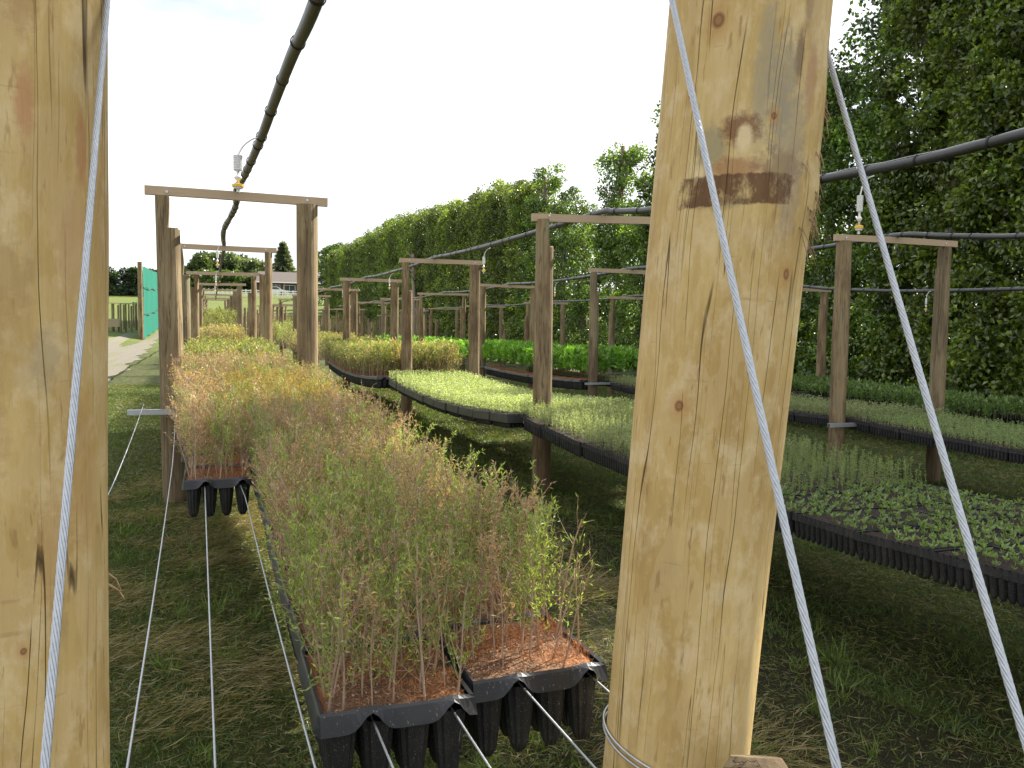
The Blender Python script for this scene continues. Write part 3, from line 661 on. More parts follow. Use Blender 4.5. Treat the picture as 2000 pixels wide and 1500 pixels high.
# ------------------------------------------------------------ plants
def woody(seed,h,nl,leafA,leafB,twig,tip,nb=17,lod=1.0,bare=.16):
    global RNG; keep=RNG; RNG=np.random.default_rng(seed); mb=MB(); st=MB()
    lean=RNG.normal(0,.05,2); n=6; t=np.linspace(0,1,n)
    P=np.stack([lean[0]*t*h+.010*np.sin(t*5+seed)*t,lean[1]*t*h+.010*np.cos(t*4+seed)*t,t*h],-1)
    r=.0031*(1-.5*t)*lod**.5*rnd(.8,1.15)
    segs(st,P[:-1],P[1:],r[:-1],r[1:],np.asarray(twig),5 if lod==1 else 3)
    A=[];B=[];lp=[];ld=[]
    for b in range(nb):
        tb=rnd(bare*.8,.97)**1.1; p=np.array([np.interp(tb,t,P[:,k]) for k in range(3)]); az=b*2.4+rnd(-.4,.4); L=rnd(.06,.145)*(1.15-.5*tb)*h/.33
        el=rnd(.65,1.2); d=np.array([math.cos(az)*math.cos(el),math.sin(az)*math.cos(el),math.sin(el)]); q=p+d*L*.55; d2=d+np.array([0,0,.35])+RNG.normal(0,.15,3); d2/=np.linalg.norm(d2); e=q+d2*L*.55
        A+=[p,q];B+=[q,e]
        m=max(2,int(nl/nb)); 
        for _ in range(m):
            s=rnd(.15,1.05); pt=p+(q-p)*min(1,s*2) if s<.5 else q+(e-q)*(s-.5)*2
            dd=d2*.8+RNG.normal(0,.6,3); lp.append(pt); ld.append(dd)
        if rnd(0,1)<.5 and lod==1:
            d3=d2+RNG.normal(0,.5,3); d3/=np.linalg.norm(d3); f=q+d3*L*.5; A.append(q);B.append(f)
            for _ in range(m//3): lp.append(q+(f-q)*rnd(.2,1)); ld.append(d3+RNG.normal(0,.6,3))
    m=int(nl*.22)
    for _ in range(m):
        s=rnd(.55,1.0); lp.append(np.array([np.interp(s,t,P[:,k]) for k in range(3)])); ld.append(np.array([0,0,.7])+RNG.normal(0,.6,3))
    A=np.array(A);B=np.array(B); tw=mixc(twig,tip,rnd(0,1,len(A))); gq=(RNG.random(len(A))<.45)[:,None]; segs(st,A,B,.0010*lod**.5,.0006*lod**.5,np.where(gq,np.array([[.24,.25,.09]]),tw),3)
    lp=np.array(lp);ld=np.array(ld);k=len(lp); c=mixc(leafA,leafB,rnd(0,1,k)); c*=rnd(.7,1.35,k)[:,None]
    hz=lp[:,2]/h; c=c*(1)[...] if False else c
    leaves(mb,lp,ld,rnd(.011,.023,k)*lod,rnd(.0030,.0048,k)*lod,c)
    RNG=keep; return st.arrays(),mb.arrays()
GRN=((.15,.24,.045),(.30,.36,.10)); BRN=((.27,.22,.11),(.50,.32,.24)); ORG=((.19,.25,.04),(.38,.22,.07)); YEL=((.12,.165,.04),(.235,.24,.08)); OLV=((.11,.135,.05),(.20,.175,.08))
TW=(.46,.34,.25); TP=(.47,.27,.18)
WV={'g':[woody(100+i,.33+.03*(i%3),205,*GRN,TW,TP) for i in range(4)],
    'b':[woody(200+i,.33+.03*(i%3),140,*BRN,(.50,.38,.29),(.44,.24,.17)) for i in range(4)],
    'o':[woody(300+i,.37,220,*ORG,TW,(.5,.2,.06)) for i in range(2)],
    's':[woody(400+i,.32,28,*GRN,(.42,.31,.23),TP,9) for i in range(2)]}
WL_={'y':[woody(500+i,.36,80,*YEL,(.2,.14,.09),(.24,.18,.08),10,1.9) for i in range(3)],'v':[woody(520+i,.36,75,*OLV,(.22,.15,.10),(.26,.16,.09),10,1.9) for i in range(3)],'b':[woody(540+i,.34,50,*BRN,(.50,.38,.29),TP,9,1.9) for i in range(3)],'g':[woody(560+i,.34,60,*GRN,TW,TP,9,1.8) for i in range(3)],'o':[woody(580+i,.36,60,*ORG,TW,TP,9,1.8) for i in range(2)]}
WM={}
for k,vs in WV.items():
    WM[k]=[]
    for st,lf in vs:
        a=MB(); a.add(st[0],st[1],st[2]); b=MB(); b.add(lf[0],lf[1],lf[2]); WM[k].append((a.mesh('woody_seedling',M['twig']),b.mesh('foliage',M['leaf'])))
def nz(x,y,s=1.0,o=0): return .5+.5*math.sin(x*3.1*s+1.7*math.sin(y*1.3*s+o)+y*2.2*s+o)*math.cos(x*1.9*s-y*1.1*s+o*2)
def wkind(x,y):
    if y<1.9 and x>.72: return 's'
    r=random.random()
    if y<2.8: return 'g' if r<.6 else 'b'
    if 4.7<y<6.3 and .05<x<.62: return 'o' if r<.6 else 'g'
    if y<9: return 'b' if r<.45+.42*nz(x,y) else 'g'
    if y<14: return 'y' if r<.45+.4*nz(x,y,.8,2) else ('v' if r<.85 else 'b')
    return 'v' if r<.5 else ('b' if r<.7 else 'y')
spots=[]
for (x,y,z,ci,l) in T1:
    for i in range(5):
        for j in range(6):
            if random.random()<.06 or (y<1.95 and x>.5 and j==0 and random.random()<.4): continue
            spots.append((x-.148+.296*(i+.5)/5+random.gauss(0,.008),y-.174+.348*(j+.5)/6+random.gauss(0,.006),z+.016,ci))
for yy in np.arange(1.62,9,.075):    # outward-leaning seedlings along the left tray edges
    for (c0,ya) in ((.215,1.6),(-.105,4.3)):
        if yy>ya and (c0<0 or yy<4.4): spots.append((c0+float(bedshift(yy))+random.gauss(0,.008),yy,float(zb(1,yy))+.016,1 if c0>0 else 0))
spots.sort(key=lambda s:(s[1]-(.9 if s[3]==0 else 0)))
NI=340
for (x,y,z,ci) in spots[:NI]:
    k=wkind(x,y); v=random.choice(WM[k]); o=link('woody_seedling',v[0]); link('foliage',v[1],o)
    edge=(ci==1 and x<.235) or (ci==0 and x<-.05)
    o.location=(x,y,z); sc=random.uniform(.72,.98)*(.93 if y<1.8 else 1); o.scale=(sc,sc,sc)
    o.rotation_euler=(random.gauss(0,.10),random.gauss(0,.10)+(-.15 if edge else 0)+(.10 if x>.78 else 0),random.uniform(0,6.28))
    tag(o,'twiggy brown-stemmed shrub seedling at the near end of the left bed','seedling','nearest woody seedlings in the left bed')
def pack(pairs):
    out=[]
    for st,lf in pairs:
        V=np.concatenate([st[0],lf[0]]); F=np.concatenate([st[1],lf[1]+len(st[0])]); Cc=np.concatenate([st[2],lf[2]]); Mi=np.concatenate([np.zeros(len(st[1])),np.ones(len(lf[1]))]); out.append((V,F,Cc,Mi))
    return out
PK={k:pack(v) for k,v in WV.items()}; PL={k:pack(v) for k,v in WL_.items()}
def mass(name,pts,kinds,lib,label,cat,scl=(.85,1.15),mats=None,leanx=0):
    mb=MB(); pts=np.asarray(pts); sel={}
    for i,k in enumerate(kinds):
        sel.setdefault((k,random.randrange(len(lib[k]))),[]).append(i)
    for (k,j),idx in sel.items():
        p=pts[idx]; n=len(idx); tile(mb,lib[k][j],p,RNG.uniform(0,6.28,n),RNG.uniform(*scl,n),RNG.uniform(.8,1.2,(n,1))*np.ones((1,3)))
    o=link(name,mb.mesh(name,mats or [M['twig'],M['leaf']])); return tag(o,label,cat,kind='stuff')
rest=spots[NI:]
A_=[s for s in rest if s[1]<9]; 
mass('shrub_seedlings',[s[:3] for s in A_],[wkind(s[0],s[1]) for s in A_],PK,'dense reddish woody shrub seedlings filling the left bed up to the first frame','seedlings',(.76,1.04))
B_=[s for s in rest if s[1]>=9]
def w2(x,y):
    k=wkind(x,y); return k if k in PL else 'b'
pts=[s[:3] for s in B_]
mass('shrub_seedlings',pts,[w2(s[0],s[1]) for s in B_],PL,'yellow green shrub seedlings in the left bed beyond the first frame','seedlings',(.9,1.2))
def bedpts(row,x0,x1,y0,y1,sp,jit=.3,dz=.02):
    xs=np.arange(x0,x1,sp); ys=np.arange(y0,y1,sp); X,Y=np.meshgrid(xs,ys); X=X.ravel()+RNG.normal(0,sp*jit,X.size); Y=Y.ravel()+RNG.normal(0,sp*jit,Y.size)
    return np.stack([X,Y,zb(row,Y)+dz],-1)
p=bedpts(1,-.33,.66,12.1,17.6,.085); mass('shrub_seedlings',p,['v' if random.random()<.5 else random.choice('yb') for _ in p],PL,'olive shrub seedlings in the left bed between the second and third frames','seedlings',(.8,1.05))
p=bedpts(1,-.30,.64,19.5,24.0,.10); mass('shrub_seedlings',p,[random.choice('vvob') for _ in p],PL,'rusty topped shrub block in the left bed beyond the third frame','seedlings',(1.35,1.6))
p=bedpts(1,-.25,.6,27,40,.2); mass('weeds',p,[random.choice('yyv') for _ in p],PL,'yellow flowering weeds in the left bed beyond the shrub block','weeds',(1.8,2.9))
# middle bed, far: tall yellow-green shrubs
p=bedpts(2,2.36,3.66,12.8,15.6,.07); mass('shrub_seedlings',p,['y' if random.random()<.8 else 'b' for _ in p],PL,'tall yellow green shrubs in the middle bed beyond its second frame','seedlings',(1.15,1.4))
p=bedpts(2,2.36,3.66,15.6,19.5,.085); mass('shrub_seedlings',p,['y' if random.random()<.6 else 'v' for _ in p],PL,'yellow shrub seedlings in the middle bed before its third frame','seedlings',(1.0,1.3))
p=bedpts(2,2.36,3.70,19.6,30,.12); mass('shrub_seedlings',p,[random.choice('vvyb') for _ in p],PL,'olive brown shrubs far along the middle bed','seedlings',(1.0,1.5))
p=bedpts(2,2.4,3.7,31,50,.22); mass('weeds',p,[random.choice('vg') for _ in p],PL,'dim green plants at the far end of the middle bed','weeds',(1.8,2.4))

def pale(seed,h,n,A,B,ls):
    global RNG; keep=RNG; RNG=np.random.default_rng(seed); mb=MB(); st=MB()
    top=np.array([rnd(-.012,.012),rnd(-.012,.012),h]); t=np.linspace(0,1,4); P=t[:,None]*top; P[:,0]+=.006*np.sin(t*4+seed)
    segs(st,P[:-1],P[1:],.0011,.0008,(.22,.24,.10),3)
    s=rnd(.2,1,n); pt=np.stack([np.interp(s,t,P[:,k]) for k in range(3)],-1); az=rnd(0,6.28,n); el=rnd(.1,.9,n)
    D=np.stack([np.cos(az)*np.cos(el),np.sin(az)*np.cos(el),np.sin(el)],-1)
    c=mixc(A,B,rnd(0,1,n))*rnd(.75,1.3,n)[:,None]; leaves(mb,pt,D,rnd(.8,1.4,n)*ls,rnd(.8,1.2,n)*ls*.42,c); RNG=keep
    return pack([(st.arrays(),mb.arrays())])[0]
PA=((.17,.24,.10),(.30,.34,.18)); 
LIB={'p':[pale(600+i,.115+.02*(i%3),26,*PA,.011) for i in range(4)],'w':[pale(620+i,.19+.03*(i%3),44,(.13,.22,.06),(.22,.28,.10),.014) for i in range(4)],
     'P':[pale(640+i,.12,16,*PA,.017) for i in range(3)],'q':[pale(660+i,.09,14,(.13,.20,.07),(.2,.27,.11),.014) for i in range(3)]}
def broad(seed,n=6,L=.024,h=.022,A=(.12,.21,.05),B=(.20,.28,.09)):
    global RNG; keep=RNG; RNG=np.random.default_rng(seed); mb=MB(); st=MB(); segs(st,np.array([[0,0,0.]]),np.array([[0,0,h]]),.0012,.001,(.2,.25,.08),3)
    az=np.arange(n)*2.4+rnd(-.4,.4,n); el=rnd(.3,1.2,n); D=np.stack([np.cos(az)*np.cos(el),np.sin(az)*np.cos(el),np.sin(el)],-1); pt=np.stack([0*az,0*az,rnd(.4,1.05,n)*h],-1)
    c=mixc(A,B,rnd(0,1,n)); leaves(mb,pt,D,rnd(.75,1.25,n)*L,rnd(.8,1.2,n)*L*.42,c,0,.35); RNG=keep
    return pack([(st.arrays(),mb.arrays())])[0]
LIB['n']=[broad(700+i) for i in range(5)]
LIB['G']=[broad(720+i,46,.085,.40,(.08,.21,.02),(.18,.33,.04)) for i in range(5)]
LIB['W']=[broad(740+i,30,.045,.17,(.08,.15,.04),(.13,.2,.05)) for i in range(4)]
def individuals(name,pts,kind,label,cat,grp,scl,order,N=300):
    """the largest seedlings as objects of their own, the rest as stuff"""
    idx=order(pts); near=pts[idx[:N]]; far=pts[idx[N:]]; mes=[]
    for k,a in enumerate(LIB[kind]):
        m=MB(); m.add(a[0],a[1],a[2],a[3]); mes.append(m.mesh(name,[M['twig'],M['leaf']]))
    for q in near:
        o=link(name,random.choice(mes)); o.location=q; o.rotation_euler=(random.gauss(0,.12),random.gauss(0,.12),random.uniform(0,6.28)); s=random.uniform(*scl); o.scale=(s,s,s); tag(o,label,cat,grp)
    return far
def thin(p,keep): return p[RNG.random(len(p))<keep]
p=thin(bedpts(2,2.53,3.70,1.25,3.75,.046,.10),.74)
far=individuals('leafy_seedling',p,'n','tiny broad-leaved seedling in a dark cell at the near end of the middle bed','seedling','small leafy seedlings in the near middle trays',(.7,1.3),lambda p:np.argsort(np.abs(p[:,1]-2.1)+(p[:,0]-2.5)*.6))
mass('leafy_seedlings',far,['n']*len(far),LIB,'tiny broad-leaved seedlings filling the near middle trays','seedlings',(.7,1.3))
p=bedpts(2,2.53,3.72,3.6,4.6,.038); mass('weedy_seedlings',p,['w' if random.random()<.75 else 'p' for _ in p],LIB,'taller weedy green seedlings beside the stained post in the middle bed','seedlings',(.45,.8))
p=bedpts(2,2.52,3.74,4.5,6.85,.030); 
far=individuals('pale_seedling',p,'p','pale green fine-leaved seedling at the tray edge just before the nearest middle frame','seedling','fine pale seedlings before the nearest middle frame',(.8,1.2),lambda p:np.argsort(p[:,1]*1.0+(p[:,0]-2.5)*3))
mass('pale_seedlings',far,['p']*len(far),LIB,'pale green seedlings carpeting the middle bed before its nearest frame','seedlings',(.75,1.2))
p=bedpts(2,2.46,3.66,6.9,12.5,.036); mass('pale_seedlings',p,['P']*len(p),LIB,'pale green seedlings carpeting the middle bed between its nearest two frames','seedlings',(.75,1.15))
p=bedpts(3,6.34,7.52,3.3,7.0,.036); mass('pale_seedlings',p,['q']*len(p),LIB,'short pale seedlings in the shaded right bed before its nearest frame','seedlings',(.7,1.1))
p=bedpts(3,6.34,7.52,7.0,13.1,.042); mass('pale_seedlings',p,['P' if random.random()<.7 else 'q' for _ in p],LIB,'pale seedlings in the shaded right bed beyond its nearest frame','seedlings',(.7,1.1))
p=bedpts(3,6.2,7.5,13.6,21.5,.13)
far=individuals('glossy_plant',p,'G','glossy bright green leafy plant crowded in the right bed before the hedge','plant','glossy green plants in the right bed',(1.0,1.35),lambda p:np.argsort(p[:,1]))
mass('glossy_plants',far,['G']*len(far),LIB,'glossy bright green plants far along the right bed','plants',(1.0,1.35))
p=bedpts(3,6.2,7.5,21.6,34,.2); mass('glossy_plants',p,['G']*len(p),LIB,'dim green leafy plants at the far end of the right bed','plants',(1.0,1.3))
p=bedpts(4,9.75,10.95,8.5,15,.085); mass('weedy_plants',p,['W']*len(p),LIB,'dark leafy plants in the farthest right bed below the hedge','plants',(.9,1.5))
p=bedpts(4,9.75,10.95,15,40,.2); mass('weedy_plants',p,['W']*len(p),LIB,'dim leafy plants along the farthest right bed','plants',(1.4,2.4))

# ------------------------------------------------------------ grass
def grass(n,x0,x1,y0,y1,hl,w,name,label,clump=True,pw=1.0):
    X=rnd(x0,x1,n); Y=y0+(y1-y0)*rnd(0,1,n)**pw
    onpath=((X<-2.25)&(X>-5.7))|((((X>1.1)&(X<2.5))|((X>4.2)&(X<6.1)))&(Y>1.6)&(Y<13)&(RNG.random(n)<.72)); X=X[~onpath];Y=Y[~onpath]; n=len(X)  # blades also thinned over the painted shade strips between the beds
    Z=g(X,Y); az=rnd(0,6.28,n); el=np.clip(RNG.normal(.55,.4,n),.05,1.4)
    cut=(np.sin(X*5.1+np.sin(Y*3.3)*2)*np.cos(Y*4.2+X*2)>.0)&(rnd(0,1,n)<.55)
    el=np.where(cut,rnd(.0,.3,n),el)
    D=np.stack([np.cos(az)*np.cos(el),np.sin(az)*np.cos(el),np.sin(el)],-1)
    c=mixc((.055,.095,.017),(.125,.17,.032),rnd(0,1,n)); cc=mixc((.12,.11,.035),(.24,.20,.08),rnd(0,1,n)); c=np.where(cut[:,None]&(rnd(0,1,n)<.6)[:,None],cc,c)*rnd(.7,1.2,n)[:,None]
    mb=MB(); leaves(mb,np.stack([X,Y,Z+np.where(cut,rnd(0,.03,n),0)],-1),D,rnd(.6,1.4,n)*hl,w,c,0,.3)
    return tag(link(name,mb.mesh(name,M['grassblade'])),label,'grass',kind='stuff')
grass(150000,-1.2,2.6,1.9,7,.045,.0035,'grass','mown grass and clippings under the wires beside the left bed')
grass(90000,-2.3,3,7,20,.06,.007,'grass','sunlit short grass beside the gravel track')
grass(120000,.9,6.4,1.9,9,.05,.005,'grass','shaded grass and clippings between the beds')
grass(90000,.9,6.3,9,22,.07,.009,'grass','grass strips between the beds beyond the nearest frames')
grass(60000,4,13,6,24,.08,.010,'grass','shaded grass below the hedge')
def shade_strip(name,x0,x1,y0,y1,dz):
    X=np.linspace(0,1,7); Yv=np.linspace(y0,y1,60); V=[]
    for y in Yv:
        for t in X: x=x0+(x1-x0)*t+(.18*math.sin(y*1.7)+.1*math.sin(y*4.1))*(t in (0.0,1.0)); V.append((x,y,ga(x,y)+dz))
    i=np.arange(59)[:,None]*7; j=np.arange(6)[None]; mb=MB(); mb.add(V,np.stack([i+j,i+j+1,i+j+8,i+j+7],-1).reshape(-1,4)); o=link(name,mb.mesh(name,M['gap_shade'],True)); return tag(o,kind='structure')
shade_strip('soil',1.0,2.7,1.0,13,.006); shade_strip('soil',4.1,6.2,1.0,14,.006)  # dark sheets added on the ground as painted shade between the beds
mb=MB(); 
for k in range(230):
    x=random.choice([random.uniform(-.9,3.3),random.uniform(-.6,1.0),random.uniform(1.5,2.7),random.uniform(4,6.2)]); y=random.uniform(1.9,11)
    n_=random.randint(14,40); az=rnd(0,6.28,n_); el=rnd(.6,1.45,n_); D=np.stack([np.cos(az)*np.cos(el),np.sin(az)*np.cos(el),np.sin(el)],-1); P=np.stack([x+RNG.normal(0,.025,n_),y+RNG.normal(0,.025,n_),np.full(n_,ga(x,y))],-1)
    leaves(mb,P,D,rnd(.05,.13,n_)*(1.3 if random.random()<.3 else 1),.005,mixc((.07,.13,.02),(.15,.21,.04),rnd(0,1,n_)),0,.3)
tag(link('grass_tufts',mb.mesh('grass_tufts',M['grassblade'])),'longer grass tufts missed by the mower around the beds','grass tufts',kind='stuff')
# hay clumps left by the mower
mb=MB(); N=42000; cx=rnd(-.95,1.9,60); cy=rnd(2.0,8,60); k=RNG.integers(0,60,N); X=cx[k]+RNG.normal(0,.16,N); Y=cy[k]+RNG.normal(0,.12,N); az=RNG.normal(0,.5,60)[k]+RNG.normal(0,.5,N); el=RNG.normal(.05,.22,N)
D=np.stack([np.cos(az)*np.cos(el),np.sin(az)*np.cos(el),np.sin(el)],-1); leaves(mb,np.stack([X,Y,g(X,Y)+rnd(.005,.05,N)],-1),D,rnd(.04,.12,N),.0028,mixc((.13,.11,.04),(.33,.28,.125),rnd(0,1,N)),0,.2)
tag(link('grass_clippings',mb.mesh('grass_clippings',M['grassblade'])),'drying grass clippings scattered on the lawn below the trays','clippings',kind='stuff')

# ------------------------------------------------------------ hedge trees
def crown_cloud(seed,boxes,N,ls,colA,colB,clump=.42,flat=.0,shell=True):
    """boxes: (cx,cy,cz, rx,ry,rz, weight) volumes filled with leaf clumps"""
    global RNG; keep=RNG; RNG=np.random.default_rng(seed); mb=MB()
    w=np.array([b[6] for b in boxes],float); w/=w.sum(); nc=max(30,N//110)
    bi=RNG.choice(len(boxes),nc,p=w); B=np.array([b[:6] for b in boxes])[bi]
    u=RNG.uniform(-1,1,(nc,3))
    if shell:
        ax=RNG.integers(0,2,nc); sgn=RNG.choice([-1,1],nc); m=RNG.random(nc)<.62; 
        for a in (0,1): q=m&(ax==a); u[q,a]=sgn[q]*RNG.uniform(.75,1.0,q.sum())
    u[:,2]=np.sign(u[:,2])*np.abs(u[:,2])**.95
    cen=B[:,:3]+u*B[:,3:]; cr=clump*RNG.uniform(.55,1.25,nc); sh=RNG.uniform(.45,1.55,nc)
    k=RNG.integers(0,nc,N); d=RNG.normal(size=(N,3)); d/=np.linalg.norm(d,axis=1)[:,None]; rr=cr[k]*RNG.uniform(.35,1.0,N)**.6
    P=cen[k]+d*rr[:,None]*np.array([1,1,.85]); D=d*.6+RNG.normal(0,.55,(N,3))+np.array([0,0,-.25])
    c=mixc(colA,colB,RNG.random(N)**1.3)*sh[k][:,None]*RNG.uniform(.7,1.3,(N,1))
    leaves(mb,P,D,RNG.uniform(.7,1.35,N)*ls,RNG.uniform(.6,.85,N)*ls,c,0,.3); RNG=keep; return mb
GA,GB=(.045,.086,.016),(.19,.245,.036)
def trunk_mesh(h,r,seed,limbs=8,reach=.9,zl=(.25,.95),topcut=True):
    rs=np.random.default_rng(seed); mb=MB(); t=np.linspace(0,1,9); P=np.stack([.10*np.sin(t*3+seed)*t,.10*np.cos(t*2.5+seed)*t,t*h-.2*(1-t)],-1)
    tube(mb,P,r*(1-.5*t),10)
    for k in range(limbs):
        tb=rs.uniform(*zl); p=np.array([np.interp(tb,t,P[:,q]) for q in range(3)]); a=k*2.4; L=reach*rs.uniform(.5,1.0)
        e=p+np.array([math.cos(a)*L,math.sin(a)*L,L*rs.uniform(.3,.8)]); m=(p+e)/2+np.array([0,0,-.06*L]); tube(mb,[p,m,e],[r*.32*(1-.4*tb),r*.2,r*.07],6)
    return mb.mesh('trunk',M['bark'],True)
HT=9.6
variants=[]
for s in range(4):
    bx=[(0,0,HT*.5,.85,1.05,HT*.5-.35,1.0),(random.uniform(-.3,.3),random.uniform(-.8,.8),HT-.1,.25,.25,.35,.018),(random.uniform(-.2,.2),random.uniform(-.3,.3),HT-.5,.5,.7,.5,.05)]
    variants.append(crown_cloud(900+s,bx,26000,.115,GA,GB,.40).mesh('crown',M['tleaf']))
tv=[trunk_mesh(HT*.96,.15,40+s) for s in range(4)]
nearv=[]
for s in range(2):
    bx=[(0,0,5.6,.9,1.25,5.4,1.0)]
    nearv.append(crown_cloud(950+s,bx,70000,.112,GA,GB,.38).mesh('crown',M['tleaf']))
def htree(x,y,cm,tm,sc,label,cat='tree',grp='trees of the tall trimmed hedge',rz=None):
    e=empty('hedge_tree',(x,y,ga(x,y)),random.choice([0,math.pi])+random.gauss(0,.1) if rz is None else rz); e.scale=sc; tag(e,label,cat,grp); link('trunk',tm,e); link('crown',cm,e); return e
HX=14.2
y=37.8; k=0
while y<108:
    hgt=np.interp(y,[37,56,70,85,105],[8.8,9.4,9.3,8.7,7.6])/HT*random.uniform(.965,1.025)
    htree(HX+random.gauss(0,.1),y,variants[k%4],tv[k%4],(1,1.0,hgt),'leafy tree trimmed flat in the unbroken far stretch of the tall hedge'); y+=2.0*random.uniform(.92,1.06); k+=1
    if y>60: y+=.25
def special(y,boxes,N,th,lab,x=HX,ls=.10,tr=.16,seed=0,limbs=7,reach=.8):
    cm=crown_cloud(1000+seed,boxes,int(N*1.55),ls,GA,(.14,.23,.03),.34,shell=True).mesh('crown',M['tleaf']); htree(x,y,cm,trunk_mesh(th,tr,seed,limbs,reach),(1,1,1),lab,rz=0)
special(35.9,[(0,0,4.0,.9,1.0,3.7,1.0),(0,.1,7.2,.5,.5,.5,.05),(0,0,8.55,.55,.65,.55,.16)],15000,8.6,'hedge tree with a leafy knob on top of a bare stretch of trunk',seed=1)
special(33.6,[(0,0,3.6,.9,1.2,3.3,1.0),(0,-.2,7.0,.4,.6,.6,.1)],13000,6.8,'lower hedge tree just left of the gap in the hedge',seed=2)
special(31.4,[(0,0,3.0,.9,1.2,2.8,1.0),(0,.4,6.0,.3,.35,.9,.09)],13000,5.5,'short hedge tree filling the gap below the sky',seed=3)
special(28.3,[(0,0,3.0,.85,1.1,2.8,.8),(0,0,6.4,.55,.62,2.0,.4)],17000,8.55,'narrow hedge tree with its cut trunk standing clear at the top',seed=4,limbs=14,reach=.7)
special(26.0,[(0,0,3.2,.9,1.1,3.0,1.0),(0,-.4,6.6,.5,.4,.7,.12)],15000,6.2,'hedge tree with an open top just left of the stained post',seed=5)
special(23.9,[(0,0,4.6,.9,1.1,4.3,1.0)],20000,8.8,'hedge tree rising beside the left side of the stained post',seed=6)
for k,y in enumerate((21.6,19.4)): htree(HX,y,nearv[k%2],tv[k],(1,.9,.80),'leafy hedge tree standing behind the stained end post')
special(17.1,[(0,0,3.9,.8,1.0,3.9,1.0),(0,0,7.2,.5,.8,.9,.12)],22000,7.9,'hedge tree with a squared top and trunk stub right of the stained post',seed=7,limbs=12)
special(15.2,[(0,0,3.4,.9,1.0,3.4,1.0),(0,.4,7.0,.35,.35,1.2,.12)],21000,7.6,'thin topped hedge tree with sky showing through its upper leaves',seed=8,limbs=12)
for k,y in enumerate((13.2,11.0)): htree(HX-.1,y,nearv[k%2],tv[k+1],(1.0,1.0,1.0+.02*k),['tall dense hedge tree near the right edge, taller than the frame','tall dense hedge tree cut by the right edge'][k])
for k,y in enumerate((8.8,6.4,4.0)): htree(HX,y,nearv[(k+1)%2],tv[k],(1.0,1.05,1.2),'hedge tree continuing the hedge beyond the right edge')
def tall(x,y,h,N,lab,seed):
    cm=crown_cloud(seed,([(0,-.3,h*.84,1.7,1.8,h*.15,1)] if h<20 else [(0,0,h-1.5,.7,3.0,1.25,1)]),N,.15,(.02,.05,.012),(.06,.12,.02),.6 if h<20 else .45,shell=False).mesh('crown',M['tleaf']); htree(x,y,cm,trunk_mesh(h,.22,seed,10,1.6),(1,1,1),lab,grp='taller trees behind the hedge',rz=0)
tall(18.2,17.6,13.5,20000,'dark taller tree rising behind the hedge at the top right',2001)
tall(17.6,9.6,21.4,17000,'unseen tall tree added behind the hedge to shade the left end post',2002)  # added out of view, its thin high crown shaped to shade the left post
# pale leaning trunk seen in front of the far hedge
mb=MB(); t=np.linspace(0,1,8); tube(mb,np.stack([0*t,-1.0+1.5*t-.4*t*t,t*6.6-.2],-1)+np.array([13.05,57.5,ga(12.7,57)]),.20*(1-.45*t),10)
for k in range(4): tube(mb,[(13.05,57+.1*k,4.3+k*.5),(12.6,56.6+(k%2),4.9+k*.5)],[.05,.02],6)
tag(link('bare_trunk',mb.mesh('bare_trunk',simple('pale bark',(.30,.24,.19),.9,0,.25,6,.3,.02),True)),'pale leaning trunk against the far hedge','tree trunk')
# tiny seedlings of ivy-like undergrowth at the hedge foot
mb=crown_cloud(77,[(12.6,15,-.1,.7,10,.35,1)],16000,.09,GA,(.13,.22,.03),.3); tag(link('undergrowth',mb.mesh('undergrowth',M['tleaf'])),'low leafy undergrowth at the foot of the hedge','undergrowth',kind='stuff')

# ------------------------------------------------------------ far background
def btree(x,y,h,w,label,kind='round',colA=(.04,.08,.02),colB=(.11,.16,.04),N=5000,ls=.42,seed=0):
    z=ga(x,y); e=empty('tree',(x,y,z)); tag(e,label,'tree')
    if kind=='round': bx=[(0,0,h*.58,w*.5,w*.4,h*.36,1),(w*.22,0,h*.4,w*.35,w*.35,h*.25,.4),(-w*.2,0,h*.75,w*.25,w*.3,h*.18,.3)]; cl=h*.13
    elif kind=='column': bx=[(0,0,h*.45,w*.3,w*.3,h*.42,1),(0,0,h*.86,w*.15,w*.15,h*.1,.1)]; cl=w*.28
    if kind=='conifer':
        global RNG; keep=RNG; RNG=np.random.default_rng(seed); mb=MB(); n=N; t=RNG.random(n)**.75; lay=np.round(t*13)/13; az=RNG.random(n)*6.28; R=w*.5*(1-lay)**.85*(.75+.25*np.sin(az*5+lay*30)); q=RNG.random(n)**.6; rr=R*q
        P=np.stack([np.cos(az)*rr,np.sin(az)*rr,h*(.10+.88*lay)-rr*.10+RNG.normal(0,.12,n)*h/12],-1); D=np.stack([np.cos(az),np.sin(az),-.25+0*az],-1)+RNG.normal(0,.35,(n,3))
        leaves(mb,P,D,ls,ls*.35,mixc(colA,colB,RNG.random(n))); RNG=keep
    else: mb=crown_cloud(seed+3000,bx,N,ls,colA,colB,cl,shell=False)
    link('crown',mb.mesh('crown',M['tleaf']),e); link('trunk',trunk_mesh(h*.9,h*.022,seed,5,w*.3,(.3,.8)),e)
def X_(px,Y): # lateral position at distance Y that lies in direction px of the photograph (20.6 degree yaw)
    a=math.atan((px-1000)/1650.0)+.3405; return math.tan(a)*Y
BT=[(395,172,7.4,3.2,'column','dark columnar conifer behind the left frames'),(381,172,5.6,3,'round','small light green tree left of the columnar conifer'),
    (418,180,8.3,8,'round','broad dark tree behind the left pipe'),(450,178,8.2,8,'round','tall dark tree right of the pipe'),(476,185,7.6,7,'round','dark tree beside the house'),(494,175,6.9,6,'round','paler green tree left of the house roof')]
